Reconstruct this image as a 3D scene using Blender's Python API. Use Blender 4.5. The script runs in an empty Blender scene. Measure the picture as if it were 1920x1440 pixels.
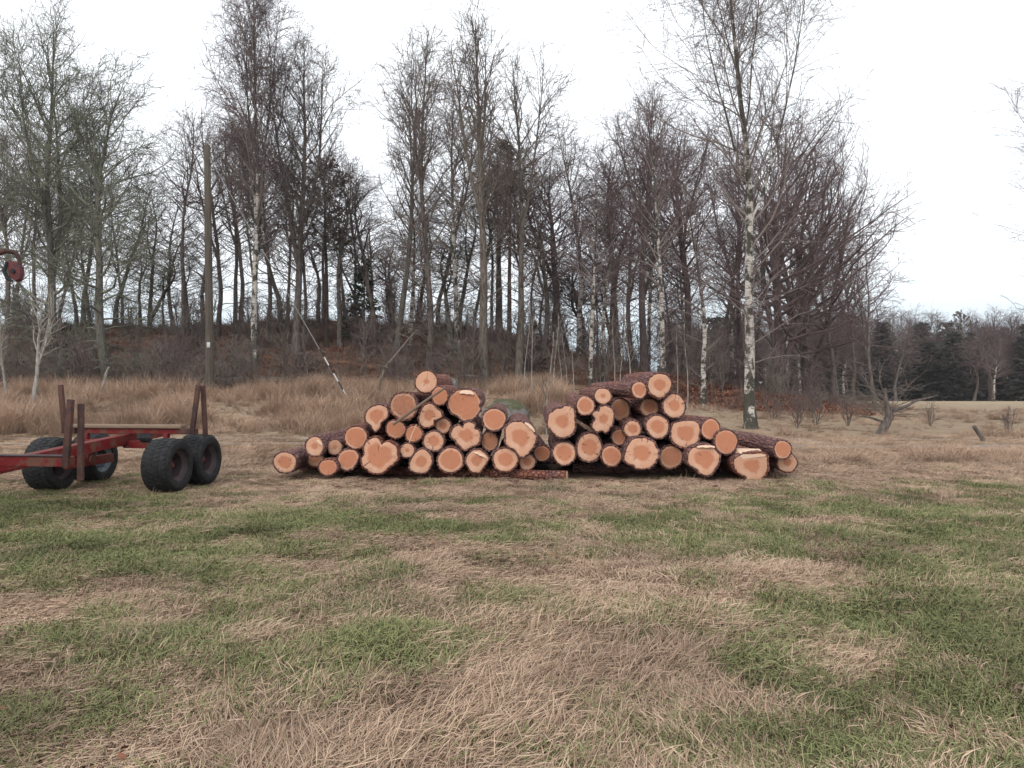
import bpy, math, random
import numpy as np
from mathutils import Vector, Matrix, Euler

# ------------------------------------------------------------------ camera, sky, sun, exposure
F = 1450.0            # focal length in photo pixels (photo is 1920 wide)
CX, HY = 960.0, 715.0 # image centre and horizon row of the photo
CH = 1.55             # camera height
scene = bpy.context.scene
col = scene.collection

cam_d = bpy.data.cameras.new('camera')
cam = bpy.data.objects.new('camera', cam_d); col.objects.link(cam)
cam_d.sensor_width = 36.0
cam_d.lens = 36.0 * F / 1920.0
cam_d.clip_start = 0.05
cam_d.clip_end = 3000
cam.location = (0, 0, CH)
cam.rotation_euler = (math.radians(90) - math.atan((720 - HY) / F), 0, 0)
scene.camera = cam

SUN_EL, SUN_AZ = math.radians(38), math.radians(205)   # behind the camera, a little to its left
world = bpy.data.worlds.new('World'); scene.world = world
world.use_nodes = True
nt = world.node_tree; nt.nodes.clear()
wo = nt.nodes.new('ShaderNodeOutputWorld'); bg = nt.nodes.new('ShaderNodeBackground')
sky = nt.nodes.new('ShaderNodeTexSky'); sky.sky_type = 'NISHITA'; sky.sun_disc = False
sky.sun_elevation = SUN_EL; sky.sun_rotation = SUN_AZ
sky.dust_density = 3.0; sky.air_density = 1.0
# overcast: a bright, nearly even white cloud deck lies over the blue
mixn = nt.nodes.new('ShaderNodeMix'); mixn.data_type = 'RGBA'
tcw = nt.nodes.new('ShaderNodeTexCoord'); cn = nt.nodes.new('ShaderNodeTexNoise')
cn.inputs['Scale'].default_value = 1.6; cn.inputs['Detail'].default_value = 4
cr = nt.nodes.new('ShaderNodeMapRange')
cr.inputs[1].default_value = 0.3; cr.inputs[2].default_value = 0.7
cr.inputs[3].default_value = 0.78; cr.inputs[4].default_value = 0.92
nt.links.new(tcw.outputs['Generated'], cn.inputs['Vector'])
nt.links.new(cn.outputs['Fac'], cr.inputs[0])
nt.links.new(cr.outputs[0], mixn.inputs[0])
nt.links.new(sky.outputs[0], mixn.inputs[6])
# the deck is thinner and bluer close to the horizon
sepw = nt.nodes.new('ShaderNodeSeparateXYZ'); nt.links.new(tcw.outputs['Generated'], sepw.inputs[0])
elr = nt.nodes.new('ShaderNodeMapRange'); elr.interpolation_type = 'SMOOTHSTEP'
elr.inputs[1].default_value = 0.0; elr.inputs[2].default_value = 0.16
nt.links.new(sepw.outputs[2], elr.inputs[0])
deck = nt.nodes.new('ShaderNodeMix'); deck.data_type = 'RGBA'; nt.links.new(elr.outputs[0], deck.inputs[0])
deck.inputs[6].default_value = (6.2, 7.9, 9.0, 1); deck.inputs[7].default_value = (12.4, 12.8, 13.3, 1)
nt.links.new(deck.outputs[2], mixn.inputs[7])
nt.links.new(mixn.outputs[2], bg.inputs[0])
bg.inputs[1].default_value = 0.10
nt.links.new(bg.outputs[0], wo.inputs[0])

sd = bpy.data.lights.new('sun', 'SUN'); sun = bpy.data.objects.new('sun', sd); col.objects.link(sun)
sd.energy = 1.0; sd.angle = math.radians(30); sd.color = (1.0, 0.96, 0.9)
sdir = Vector((math.sin(SUN_AZ) * math.cos(SUN_EL), math.cos(SUN_AZ) * math.cos(SUN_EL), math.sin(SUN_EL)))
sun.rotation_euler = (-sdir).to_track_quat('-Z', 'Y').to_euler()

scene.view_settings.view_transform = 'Standard'
scene.view_settings.look = 'None'
scene.view_settings.exposure = 0.22
scene.view_settings.gamma = 1.0
scene.view_settings.use_curve_mapping = False
scene.render.engine = 'CYCLES'
scene.cycles.max_bounces = 3
scene.cycles.diffuse_bounces = 2
scene.cycles.use_denoising = True
scene.cycles.use_adaptive_sampling = True
scene.cycles.adaptive_threshold = 0.025

R = random.Random(7)
NR = np.random.RandomState(11)

# ------------------------------------------------------------------ noise and terrain
def vnoise(x, y, seed=0):
    x = np.asarray(x, float); y = np.asarray(y, float)
    xi = np.floor(x).astype(np.int64); yi = np.floor(y).astype(np.int64)
    fx = x - xi; fy = y - yi
    fx = fx * fx * (3 - 2 * fx); fy = fy * fy * (3 - 2 * fy)
    def hsh(a, b):
        n = (a * 374761393 + b * 668265263 + seed * 974634777) & 0xFFFFFFFF
        n = ((n ^ (n >> 13)) * 1274126177) & 0xFFFFFFFF
        return ((n ^ (n >> 16)) & 0xFFFF) / 65535.0
    a = hsh(xi, yi); b = hsh(xi + 1, yi); c = hsh(xi, yi + 1); d = hsh(xi + 1, yi + 1)
    return (a * (1 - fx) + b * fx) * (1 - fy) + (c * (1 - fx) + d * fx) * fy

def fbm(x, y, seed=0, o=4):
    s = 0; a = 0.5; t = 0
    for i in range(o):
        s = s + a * vnoise(x * 2 ** i, y * 2 ** i, seed + i); t += a; a *= 0.5
    return s / t

def sst(t):
    t = np.clip(t, 0, 1); return t * t * (3 - 2 * t)

def hgt(x, y):
    x = np.asarray(x, float); y = np.asarray(y, float)
    z = (fbm(x * 0.35, y * 0.35, 3) - 0.5) * 0.10 * sst((np.abs(y - 11.5) - 2.5) / 3 + 0.15)
    left = 1 - 0.8 * sst((x - 0.5) / 12)
    z = z + 0.95 * sst((y - 20) / 11) * left
    H = 4.5 * (1 - sst((x + 6) / 25)) * (0.85 + 0.3 * fbm(x * 0.07 + 5, y * 0.05, 8))
    z = z + H * sst((y - 34) / 22) * (1 - 0.85 * sst((y - 64) / 40))
    z = z + (fbm(x * 0.25, y * 0.25, 21) - 0.5) * 0.9 * sst((y - 34) / 10) * (1 - sst((x - 12) / 8)) * (1 - sst((y - 70) / 20))
    z = z + .85 * np.exp(-((x - 9.0) / 6.0) ** 2 - ((y - 40) / 5.5) ** 2)      # low spur covered in red leaves
    z = z - 1.9 * sst((y - 26) / 125) * sst((x - 2) / 14)
    return z
def hz(x, y): return float(hgt(x, y))

def at(px, D):          # a spot on the ground D metres out, in the direction of photo column px
    x = (px - CX) / F * D
    return Vector((x, D, hz(x, D)))
def pt(px, py, D):      # a point D metres out in the direction of a photo pixel
    return Vector(((px - CX) / F * D, D, CH - (py - HY) / F * D))

# ------------------------------------------------------------------ mesh helpers
def mesh_np(name, V, Fc, mat, attrs=None, smooth=True):
    """V (n,3); Fc list of int arrays (m,k)"""
    me = bpy.data.meshes.new(name)
    V = np.asarray(V, np.float32)
    me.vertices.add(len(V)); me.vertices.foreach_set('co', V.ravel())
    Fc = [np.asarray(f, np.int32) for f in Fc if len(f)]
    tot = sum(len(f) for f in Fc)
    loops = np.concatenate([f.ravel() for f in Fc])
    lt = np.concatenate([np.full(len(f), f.shape[1], np.int32) for f in Fc])
    ls = np.concatenate([[0], np.cumsum(lt)[:-1]]).astype(np.int32)
    me.loops.add(len(loops)); me.loops.foreach_set('vertex_index', loops.astype(np.int32))
    me.polygons.add(tot); me.polygons.foreach_set('loop_start', ls); me.polygons.foreach_set('loop_total', lt)
    if smooth: me.polygons.foreach_set('use_smooth', np.ones(tot, bool))
    for k, a in (attrs or {}).items():
        at_ = me.attributes.new(k, 'FLOAT', 'POINT'); at_.data.foreach_set('value', np.asarray(a, np.float32))
    me.update(); me.validate()
    if mat: me.materials.append(mat)
    return me

def link(name, me, parent=None, loc=None):
    o = bpy.data.objects.new(name, me); col.objects.link(o)
    if parent: o.parent = parent
    if loc is not None: o.location = loc
    return o

def tag(o, label=None, cat=None, group=None, kind=None):
    if label: o['label'] = label
    if cat: o['category'] = cat
    if group: o['group'] = group
    if kind: o['kind'] = kind
    return o

def thing(name, label, cat, loc=(0, 0, 0), rz=0.0, group=None):
    o = bpy.data.objects.new(name, None); col.objects.link(o)
    o.empty_display_size = 0.2
    o.location = loc; o.rotation_euler = (0, 0, rz)
    return tag(o, label, cat, group)

def tubes(polys, sides):
    """polys: list of (pts list, radii list) with equal length n -> V,F"""
    P = np.array([p[0] for p in polys], float); Rr = np.array([p[1] for p in polys], float)
    M, n, _ = P.shape
    T = np.gradient(P, axis=1); T /= np.linalg.norm(T, axis=2, keepdims=True) + 1e-9
    mean = T.mean(axis=1); mean /= np.linalg.norm(mean, axis=1, keepdims=True) + 1e-9
    ref = np.where(np.abs(mean[:, 2:3]) > 0.8, np.array([[1., 0, 0]]), np.array([[0, 0, 1.]]))
    ref = np.repeat(ref[:, None, :], n, axis=1)
    A = np.cross(T, ref); A /= np.linalg.norm(A, axis=2, keepdims=True) + 1e-9
    B = np.cross(T, A)
    th = np.arange(sides) / sides * 2 * np.pi
    V = P[:, :, None, :] + Rr[:, :, None, None] * (A[:, :, None, :] * np.cos(th)[None, None, :, None] + B[:, :, None, :] * np.sin(th)[None, None, :, None])
    idx = np.arange(M * n * sides).reshape(M, n, sides)
    a = idx[:, :-1, :]; b = idx[:, 1:, :]
    a2 = np.roll(a, -1, axis=2); b2 = np.roll(b, -1, axis=2)
    Fq = np.stack([a, b, b2, a2], axis=-1).reshape(-1, 4)
    return V.reshape(-1, 3), Fq, M * n * sides, np.repeat(np.arange(M), n * sides)

class MB:
    """collects simple shapes into one mesh"""
    def __init__(s): s.V = []; s.F3 = []; s.F4 = []; s.n = 0
    def _add(s, V, F4=None, F3=None):
        V = np.asarray(V, float)
        if F4 is not None and len(F4): s.F4.append(np.asarray(F4) + s.n)
        if F3 is not None and len(F3): s.F3.append(np.asarray(F3) + s.n)
        s.V.append(V); s.n += len(V)
    def box(s, c, size, rot=None, bev=0.0):
        hx, hy, hz_ = [d / 2 for d in size]
        b = min(bev, hx * .9, hy * .9, hz_ * .9)
        M = rot if rot is not None else Matrix.Identity(3)
        if b <= 0:
            V = [(x, y, z) for x in (-hx, hx) for y in (-hy, hy) for z in (-hz_, hz_)]
            Fq = [(0, 1, 3, 2), (4, 6, 7, 5), (0, 4, 5, 1), (2, 3, 7, 6), (0, 2, 6, 4), (1, 5, 7, 3)]
            s._add([M @ Vector(v) + Vector(c) for v in V], Fq)
        else:   # chamfered long edges on z rings
            V = []
            def ring(z, k):
                x, y = hx - k, hy - k
                return [(-x + b, -y, z), (x - b, -y, z), (x, -y + b, z), (x, y - b, z), (x - b, y, z), (-x + b, y, z), (-x, y - b, z), (-x, -y + b, z)]
            for z, k in ((-hz_, b * .7), (-hz_ + b, 0), (hz_ - b, 0), (hz_, b * .7)): V += ring(z, k)
            Fq = []
            for i in range(3):
                for j in range(8):
                    Fq.append((i * 8 + j, i * 8 + (j + 1) % 8, (i + 1) * 8 + (j + 1) % 8, (i + 1) * 8 + j))
            for o_, rv in ((0, True), (24, False)):
                q = [(o_, o_ + 1, o_ + 2, o_ + 3), (o_, o_ + 3, o_ + 4, o_ + 7), (o_ + 7, o_ + 4, o_ + 5, o_ + 6)]
                Fq += [tuple(reversed(f)) if rv else f for f in q]
            s._add([M @ Vector(v) + Vector(c) for v in V], Fq)
    def bar(s, a, b, w, h, bev=0.006, up=Vector((0, 0, 1))):
        """box beam from a to b, width w (sideways), height h"""
        a = Vector(a); b = Vector(b); d = b - a; L = d.length; d.normalize()
        if abs(d.dot(up)) > 0.95: up = Vector((0, 1, 0))
        x = d.cross(up).normalized(); z = x.cross(d).normalized()
        M = Matrix((x, z, d)).transposed()
        s.box((a + b) / 2, (w, h, L), M, bev)
    def tube(s, pts, radii, sides=8, cap=True):
        V, Fq, n, _ = tubes([(list(map(tuple, pts)), radii)], sides)
        f3 = []
        if cap:
            V = np.vstack([V, [tuple(pts[0])], [tuple(pts[-1])]])
            m = len(pts)
            for j in range(sides):
                f3.append((n, j, (j + 1) % sides)); f3.append((n + 1, (m - 1) * sides + (j + 1) % sides, (m - 1) * sides + j))
        s._add(V, Fq, f3)
    def lathe(s, prof, seg=32, axis='x', closed=False):
        """prof: (radius, along axis)"""
        V = []; n = len(prof)
        for i in range(seg):
            a = i / seg * 2 * math.pi
            for r, t in prof:
                V.append((t, r * math.cos(a), r * math.sin(a)))
        Fq = []
        for i in range(seg):
            k = (i + 1) % seg
            for j in range(n if closed else n - 1):
                j2 = (j + 1) % n
                Fq.append((i * n + j, i * n + j2, k * n + j2, k * n + j))
        s._add(V, Fq)
    def build(s, name, mat, parent=None, smooth=True, angle=35, loc=None):
        V = np.vstack(s.V); Fs = []
        if s.F4: Fs.append(np.vstack(s.F4))
        if s.F3: Fs.append(np.vstack(s.F3))
        me = mesh_np(name, V, Fs, mat, smooth=smooth)
        if smooth and angle: me.set_sharp_from_angle(angle=math.radians(angle))
        return link(name, me, parent, loc)

# ------------------------------------------------------------------ materials
class NT:
    def __init__(s, name):
        s.m = bpy.data.materials.new(name); s.m.use_nodes = True
        s.t = s.m.node_tree; s.t.nodes.clear()
        s.out = s.t.nodes.new('ShaderNodeOutputMaterial')
        s.b = s.t.nodes.new('ShaderNodeBsdfPrincipled'); s.t.links.new(s.b.outputs[0], s.out.inputs[0])
        s.b.inputs['Roughness'].default_value = 0.85
        s.b.inputs['Specular IOR Level'].default_value = 0.25
    def n(s, t, **k):
        x = s.t.nodes.new(t)
        for a, v in k.items(): setattr(x, a, v)
        return x
    def set(s, sock, v):
        if isinstance(v, (bpy.types.NodeSocket,)): s.t.links.new(v, sock)
        elif isinstance(v, tuple) and len(v) == 3 and sock.type == 'RGBA': sock.default_value = v + (1,)
        else: sock.default_value = v
    def coord(s, kind='Object'): return s.n('ShaderNodeTexCoord').outputs[kind]
    def mapp(s, vec, scale=(1, 1, 1), loc=(0, 0, 0)):
        m = s.n('ShaderNodeMapping'); s.t.links.new(vec, m.inputs[0]); m.inputs[3].default_value = scale; m.inputs[1].default_value = loc
        return m.outputs[0]
    def noise(s, vec, scale, detail=4, rough=0.55, dist=0.0):
        x = s.n('ShaderNodeTexNoise'); s.t.links.new(vec, x.inputs['Vector'])
        x.inputs['Scale'].default_value = scale; x.inputs['Detail'].default_value = detail
        x.inputs['Roughness'].default_value = rough; x.inputs['Distortion'].default_value = dist
        return x.outputs['Fac']
    def rng(s, v, a, b, c=0.0, d=1.0, smooth=False):
        x = s.n('ShaderNodeMapRange'); s.set(x.inputs[0], v)
        if smooth: x.interpolation_type = 'SMOOTHSTEP'
        for i, q in enumerate((a, b, c, d)): s.set(x.inputs[i + 1], q)
        return x.outputs[0]
    def math(s, op, a, b=0.0):
        x = s.n('ShaderNodeMath', operation=op); s.set(x.inputs[0], a); s.set(x.inputs[1], b); return x.outputs[0]
    def mix(s, f, a, b, mode='MIX'):
        x = s.n('ShaderNodeMix', data_type='RGBA', blend_type=mode); s.set(x.inputs[0], f); s.set(x.inputs[6], a); s.set(x.inputs[7], b)
        return x.outputs[2]
    def attr(s, name, typ='GEOMETRY', out='Fac'):
        x = s.n('ShaderNodeAttribute'); x.attribute_name = name; x.attribute_type = typ; return x.outputs[out]
    def bump(s, h, strength=0.4, dist=0.02):
        x = s.n('ShaderNodeBump'); x.inputs['Strength'].default_value = strength; x.inputs['Distance'].default_value = dist
        s.t.links.new(h, x.inputs['Height']); s.t.links.new(x.outputs[0], s.b.inputs['Normal'])
    def base(s, c): s.set(s.b.inputs['Base Color'], c)
    def rough(s, v): s.set(s.b.inputs['Roughness'], v)
    def rand(s): return s.n('ShaderNodeObjectInfo').outputs['Random']

def bark_mat(name, c1, c2, moss=(0.10, 0.12, 0.06), moss_amt=0.35, sc=6.0):
    k = NT(name); v = k.coord()
    n1 = k.noise(k.mapp(v, (1, 1, 0.25)), sc * 2.2, 5); n2 = k.noise(v, sc * 0.25, 3)
    c = k.mix(k.rng(n1, .35, .68), c1, c2)
    c = k.mix(k.rng(n2, 1 - moss_amt - .1, 1 - moss_amt + .1, 0, .8), c, moss)
    k.base(c); k.bump(n1, .7, .03); k.rough(.95)
    return k.m

def twig_mat(name, limb, twig, lich=None, lich_amt=0.0):
    k = NT(name); lv = k.attr('lev'); v = k.coord()
    c = k.mix(k.rng(lv, .25, .8), limb, twig)
    if lich:
        n = k.noise(v, 2.2, 3); c = k.mix(k.rng(n, .62 - lich_amt * .4, .74 - lich_amt * .4, 0, .85), c, lich)
    k.base(c); k.rough(.95)
    return k.m

def birch_bark(name, dark_to=2.2):
    k = NT(name); v = k.coord()
    sep = k.n('ShaderNodeSeparateXYZ'); k.t.links.new(v, sep.inputs[0])
    z = sep.outputs[2]
    band = k.noise(k.mapp(v, (1.2, 1.2, 7)), 2.3, 4, .6)
    patch = k.noise(k.mapp(v, (1, 1, .8)), 2.4, 4, .6)
    fine = k.noise(k.mapp(v, (3, 3, 26)), 3.0, 3)
    darkbase = k.rng(z, 0.5, dark_to, .155, 0.0)
    up = k.rng(z, 5, 13, 0, .13)
    m1 = k.rng(k.math('ADD', k.math('ADD', patch, darkbase), up), .50, .57, 0, 1)
    m2 = k.rng(band, .54, .61, 0, .85)
    mm = k.math('MAXIMUM', m1, m2)
    white = k.mix(k.rng(fine, .4, .7), (.62, .575, .52), (.40, .35, .31))
    darkc = k.mix(k.rng(fine, .3, .7), (.035, .03, .028), (.10, .095, .07))
    k.base(k.mix(mm, white, darkc)); k.bump(k.math('SUBTRACT', fine, k.math('MULTIPLY', mm, .5)), .5, .02); k.rough(.8)
    return k.m

M = {}
M['birch'] = birch_bark('birch_bark')
M['bark_dark'] = bark_mat('bark_dark', (.075, .062, .056), (.20, .165, .145), moss_amt=.30)
M['bark_aspen'] = bark_mat('bark_aspen', (.075, .062, .052), (.21, .175, .145), moss_amt=.25)
M['bark_lichen'] = bark_mat('bark_lichen', (.065, .06, .052), (.18, .16, .135), moss=(.13, .145, .095), moss_amt=.42)
M['bark_oak'] = bark_mat('bark_oak', (.065, .048, .047), (.16, .12, .115), moss_amt=.2)
M['bark_pale'] = bark_mat('bark_pale', (.20, .18, .155), (.42, .39, .35), moss=(.12, .13, .09), moss_amt=.32, sc=9)
M['bark_spruce'] = bark_mat('bark_spruce', (.05, .035, .03), (.11, .08, .065), moss_amt=.2)
M['tw_birch'] = twig_mat('twigs_birch', (.24, .20, .18), (.135, .092, .095))
M['tw_dark'] = twig_mat('twigs_dark', (.125, .10, .09), (.15, .115, .11), (.18, .185, .135), .25)
M['tw_aspen'] = twig_mat('twigs_aspen', (.16, .13, .115), (.155, .118, .105), (.18, .18, .135), .12)
M['tw_lichen'] = twig_mat('twigs_lichen', (.14, .13, .11), (.14, .125, .108), (.215, .23, .165), .5)
M['tw_oak'] = twig_mat('twigs_oak', (.12, .088, .086), (.17, .12, .12), (.18, .175, .14), .08)
M['tw_pale'] = twig_mat('twigs_pale', (.36, .33, .29), (.17, .14, .12))
M['tw_dead'] = twig_mat('twigs_dead', (.16, .13, .115), (.19, .155, .135))

def needle_mat(name, a, b):
    k = NT(name); v = k.coord(); c = k.mix(k.noise(v, 1.3, 3), a, b); k.base(c); k.rough(.8); return k.m
M['spruce'] = needle_mat('spruce_needles', (.040, .042, .040), (.078, .076, .068))
M['pine'] = needle_mat('pine_needles', (.10, .08, .062), (.19, .15, .115))
M['ever'] = needle_mat('evergreen_leaves', (.02, .035, .015), (.06, .085, .035))

# ground
def ground_mat():
    k = NT('ground_turf'); v = k.coord()
    g = k.attr('green'); lit = k.attr('litter'); pale = k.attr('pale')
    n1 = k.noise(v, 9, 6, .7); n2 = k.noise(v, 45, 5, .7); n3 = k.noise(v, 1.3, 3)
    soil = k.mix(k.rng(n2, .3, .7), (.085, .054, .036), (.28, .18, .12))
    grn = k.mix(k.rng(n1, .3, .7), (.045, .06, .022), (.12, .145, .052))
    c = k.mix(k.rng(k.math('ADD', g, k.math('MULTIPLY', k.math('SUBTRACT', n1, .5), .8)), .35, .65), soil, grn)
    dry = k.mix(k.rng(n3, .3, .7), (.31, .23, .150), (.45, .36, .24))
    dry = k.mix(k.rng(n1, .35, .75, 0, .45), dry, (.20, .125, .085))
    c = k.mix(pale, c, dry)
    leaf = k.mix(k.rng(n1, .3, .7), (.13, .066, .046), (.30, .15, .095))
    c = k.mix(lit, c, leaf)
    k.base(c); k.bump(k.math('ADD', n1, k.math('MULTIPLY', n2, .5)), .9, .06); k.rough(1.0)
    return k.m
M['ground'] = ground_mat()

k = NT('gravel'); v = k.coord(); n = k.noise(v, 30, 5, .7); n2 = k.noise(v, 1.2, 3)
k.base(k.mix(k.rng(n2, .35, .65), k.mix(n, (.15, .11, .08), (.27, .21, .16)), k.mix(n, (.22, .18, .145), (.36, .31, .265)))); k.bump(n, .6, .02); k.rough(1.0)
M['gravel'] = k.m

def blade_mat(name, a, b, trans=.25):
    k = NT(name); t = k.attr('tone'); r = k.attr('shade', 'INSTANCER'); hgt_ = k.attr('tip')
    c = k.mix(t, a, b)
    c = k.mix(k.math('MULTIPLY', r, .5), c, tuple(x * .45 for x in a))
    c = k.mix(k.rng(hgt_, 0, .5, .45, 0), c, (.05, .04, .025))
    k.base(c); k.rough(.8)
    return k.m
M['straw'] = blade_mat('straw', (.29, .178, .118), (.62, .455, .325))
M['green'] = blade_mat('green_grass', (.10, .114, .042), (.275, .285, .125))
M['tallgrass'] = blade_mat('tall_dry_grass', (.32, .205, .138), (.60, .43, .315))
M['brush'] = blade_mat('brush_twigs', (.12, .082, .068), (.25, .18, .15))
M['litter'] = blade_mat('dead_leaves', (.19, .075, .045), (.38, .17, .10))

# ------------------------------------------------------------------ terrain sheet
def axis_pts(lo, hi, n, dense):
    t = np.linspace(-1, 1, n); s_ = np.sinh(t * dense) / np.sinh(dense)
    return np.where(s_ < 0, -s_ * lo, s_ * hi)
BL = [  # hand-laid patches of the turf: x, y, radius x, radius y, weight (+ green, - straw)
    (-3.2, 6.9, 1.7, .8, .8), (-4.2, 8.2, 2.0, 1.2, .8), (-1.2, 8.3, 1.6, .8, .55), (-5.5, 9.5, 2.0, 1.2, .6), (-2.7, 4.6, .9, .5, .7),
    (-.95, 4.2, .55, .45, .9), (-1.9, 3.6, .7, .3, .5), (3.6, 7.0, 1.8, 1.6, .9), (5.0, 9.5, 2.4, 1.3, .7), (2.6, 4.6, 1.2, .8, .6), (3.2, 3.6, 1.0, .5, .5),
    (1.6, 8.6, .9, .5, .5), (1.1, 5.0, .45, .3, .4), (-7, 12.4, 3, .8, .5), (-4.4, 10.6, 1.0, .5, .5), (8, 11, 2.5, 1.2, .5), (.35, 3.6, .3, .25, .4),
    (-.4, 3.4, 1.1, .75, -1.0), (.55, 4.4, 1.0, .6, -.8), (-2.1, 5.2, 1.3, .45, -.8), (.9, 6.2, 1.3, .7, -.9), (-.4, 5.6, 1.2, .7, -.6),
    (-3.0, 3.6, .6, .4, -.5), (0, 11, 5, 1.1, -.9), (5.5, 12.6, 5, 1.2, -.6), (-.3, 7.2, .9, .6, -.35), (2.0, 6.4, .8, .4, -.5), (-8, 14.5, 4, 1.2, -.5)]
def greenness(x, y):
    g = 0.35 + (fbm(x * 1.3, y * 1.6, 31, 4) - .5) * 1.3 + (fbm(x * 4.2, y * 5.6, 41, 3) - .5) * 1.6
    for bx, by, rx, ry, w in BL:
        g = g + w * .42 * np.exp(-((x - bx) / rx) ** 2 - ((y - by) / ry) ** 2)
    g = g - .9 * sst((y - 11.3) / 2.5) * (1 - .35 * (fbm(x * .5, y * .5, 77) > .6))
    return np.clip(g, 0, 1)
def litter_amt(x, y):
    hill = sst((y - 35) / 5) * (1 - sst((x - 17) / 3)) * (1 - .5 * sst((y - 80) / 20))
    spur = np.exp(-((x - 9.8) / 5.0) ** 4 - ((y - 36) / 5.0) ** 4) * 1.2
    return np.clip((hill * (.55 + .8 * (fbm(x * .3, y * .3, 51) - .3)) + spur), 0, 1)
def pale_amt(x, y):
    p = sst((y - 12.5) / 5) * .85 + .15 * sst((y - 30) / 20)
    return np.clip(p, 0, 1) * (1 - litter_amt(x, y))

xs = axis_pts(-700, 700, 300, 6.0)
ys = np.concatenate([np.linspace(-60, 1.5, 20), np.linspace(2, 20, 150), np.linspace(20.2, 80, 170), np.geomspace(82, 1500, 40)])
X, Y = np.meshgrid(xs, ys)
Z = hgt(X, Y)
near = sst((20 - Y) / 6)
Z = Z + near * ((fbm(X * 2.6, Y * 2.6, 61, 3) - .5) * .09)
nx, ny = len(xs), len(ys)
idx = np.arange(nx * ny).reshape(ny, nx)
Fq = np.stack([idx[:-1, :-1], idx[:-1, 1:], idx[1:, 1:], idx[1:, :-1]], -1).reshape(-1, 4)
me = mesh_np('ground', np.stack([X, Y, Z], -1).reshape(-1, 3), [Fq], M['ground'],
             {'green': greenness(X, Y).ravel(), 'litter': litter_amt(X, Y).ravel(), 'pale': pale_amt(X, Y).ravel()})
tag(link('ground', me), kind='structure')

# gravel track behind the stacks
def track_y(x): return 19.6 - 2.0 * sst((x + 6) / 22) + .5 * np.sin(x * .12)
for nm, off, w in (('track', 0.0, .30), ('track', 1.7, .18)):
    tx = np.linspace(-60, 60, 240); tw = np.linspace(-1, 1, 5)
    TX, TW = np.meshgrid(tx, tw)
    TY = track_y(TX) + off + TW * (w + .12 * (fbm(TX * .7, TW * 0 + off, 71) - .5))
    TZ = hgt(TX, TY) + .022 * (1 - TW ** 2) + .004 - .05 * (np.abs(TW) > .9)
    ii = np.arange(TX.size).reshape(TX.shape)
    Fq = np.stack([ii[:-1, :-1], ii[:-1, 1:], ii[1:, 1:], ii[1:, :-1]], -1).reshape(-1, 4)
    o = link(nm, mesh_np('track', np.stack([TX, TY, TZ], -1).reshape(-1, 3), [Fq], M['gravel']))
    tag(o, kind='structure')

# ------------------------------------------------------------------ trees
def norm(v):
    l = math.sqrt(v[0] * v[0] + v[1] * v[1] + v[2] * v[2]) + 1e-9
    return (v[0] / l, v[1] / l, v[2] / l)
def perp(d, rg):
    while True:
        u = (rg.uniform(-1, 1), rg.uniform(-1, 1), rg.uniform(-1, 1))
        c = (d[1] * u[2] - d[2] * u[1], d[2] * u[0] - d[0] * u[2], d[0] * u[1] - d[1] * u[0])
        if c[0] ** 2 + c[1] ** 2 + c[2] ** 2 > .05: return norm(c)
def walk(p, d, L, n, wig, trop, r0, r1, rg):
    pts = [p]; rr = [r0]; ds = [d]; st = L / (n - 1)
    for i in range(1, n):
        d = norm((d[0] + rg.gauss(0, wig), d[1] + rg.gauss(0, wig), d[2] + rg.gauss(0, wig * .8) + trop))
        p = (p[0] + d[0] * st, p[1] + d[1] * st, p[2] + d[2] * st)
        t = i / (n - 1)
        pts.append(p); rr.append(r0 + (r1 - r0) * t); ds.append(d)
    return pts, rr, ds

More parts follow.
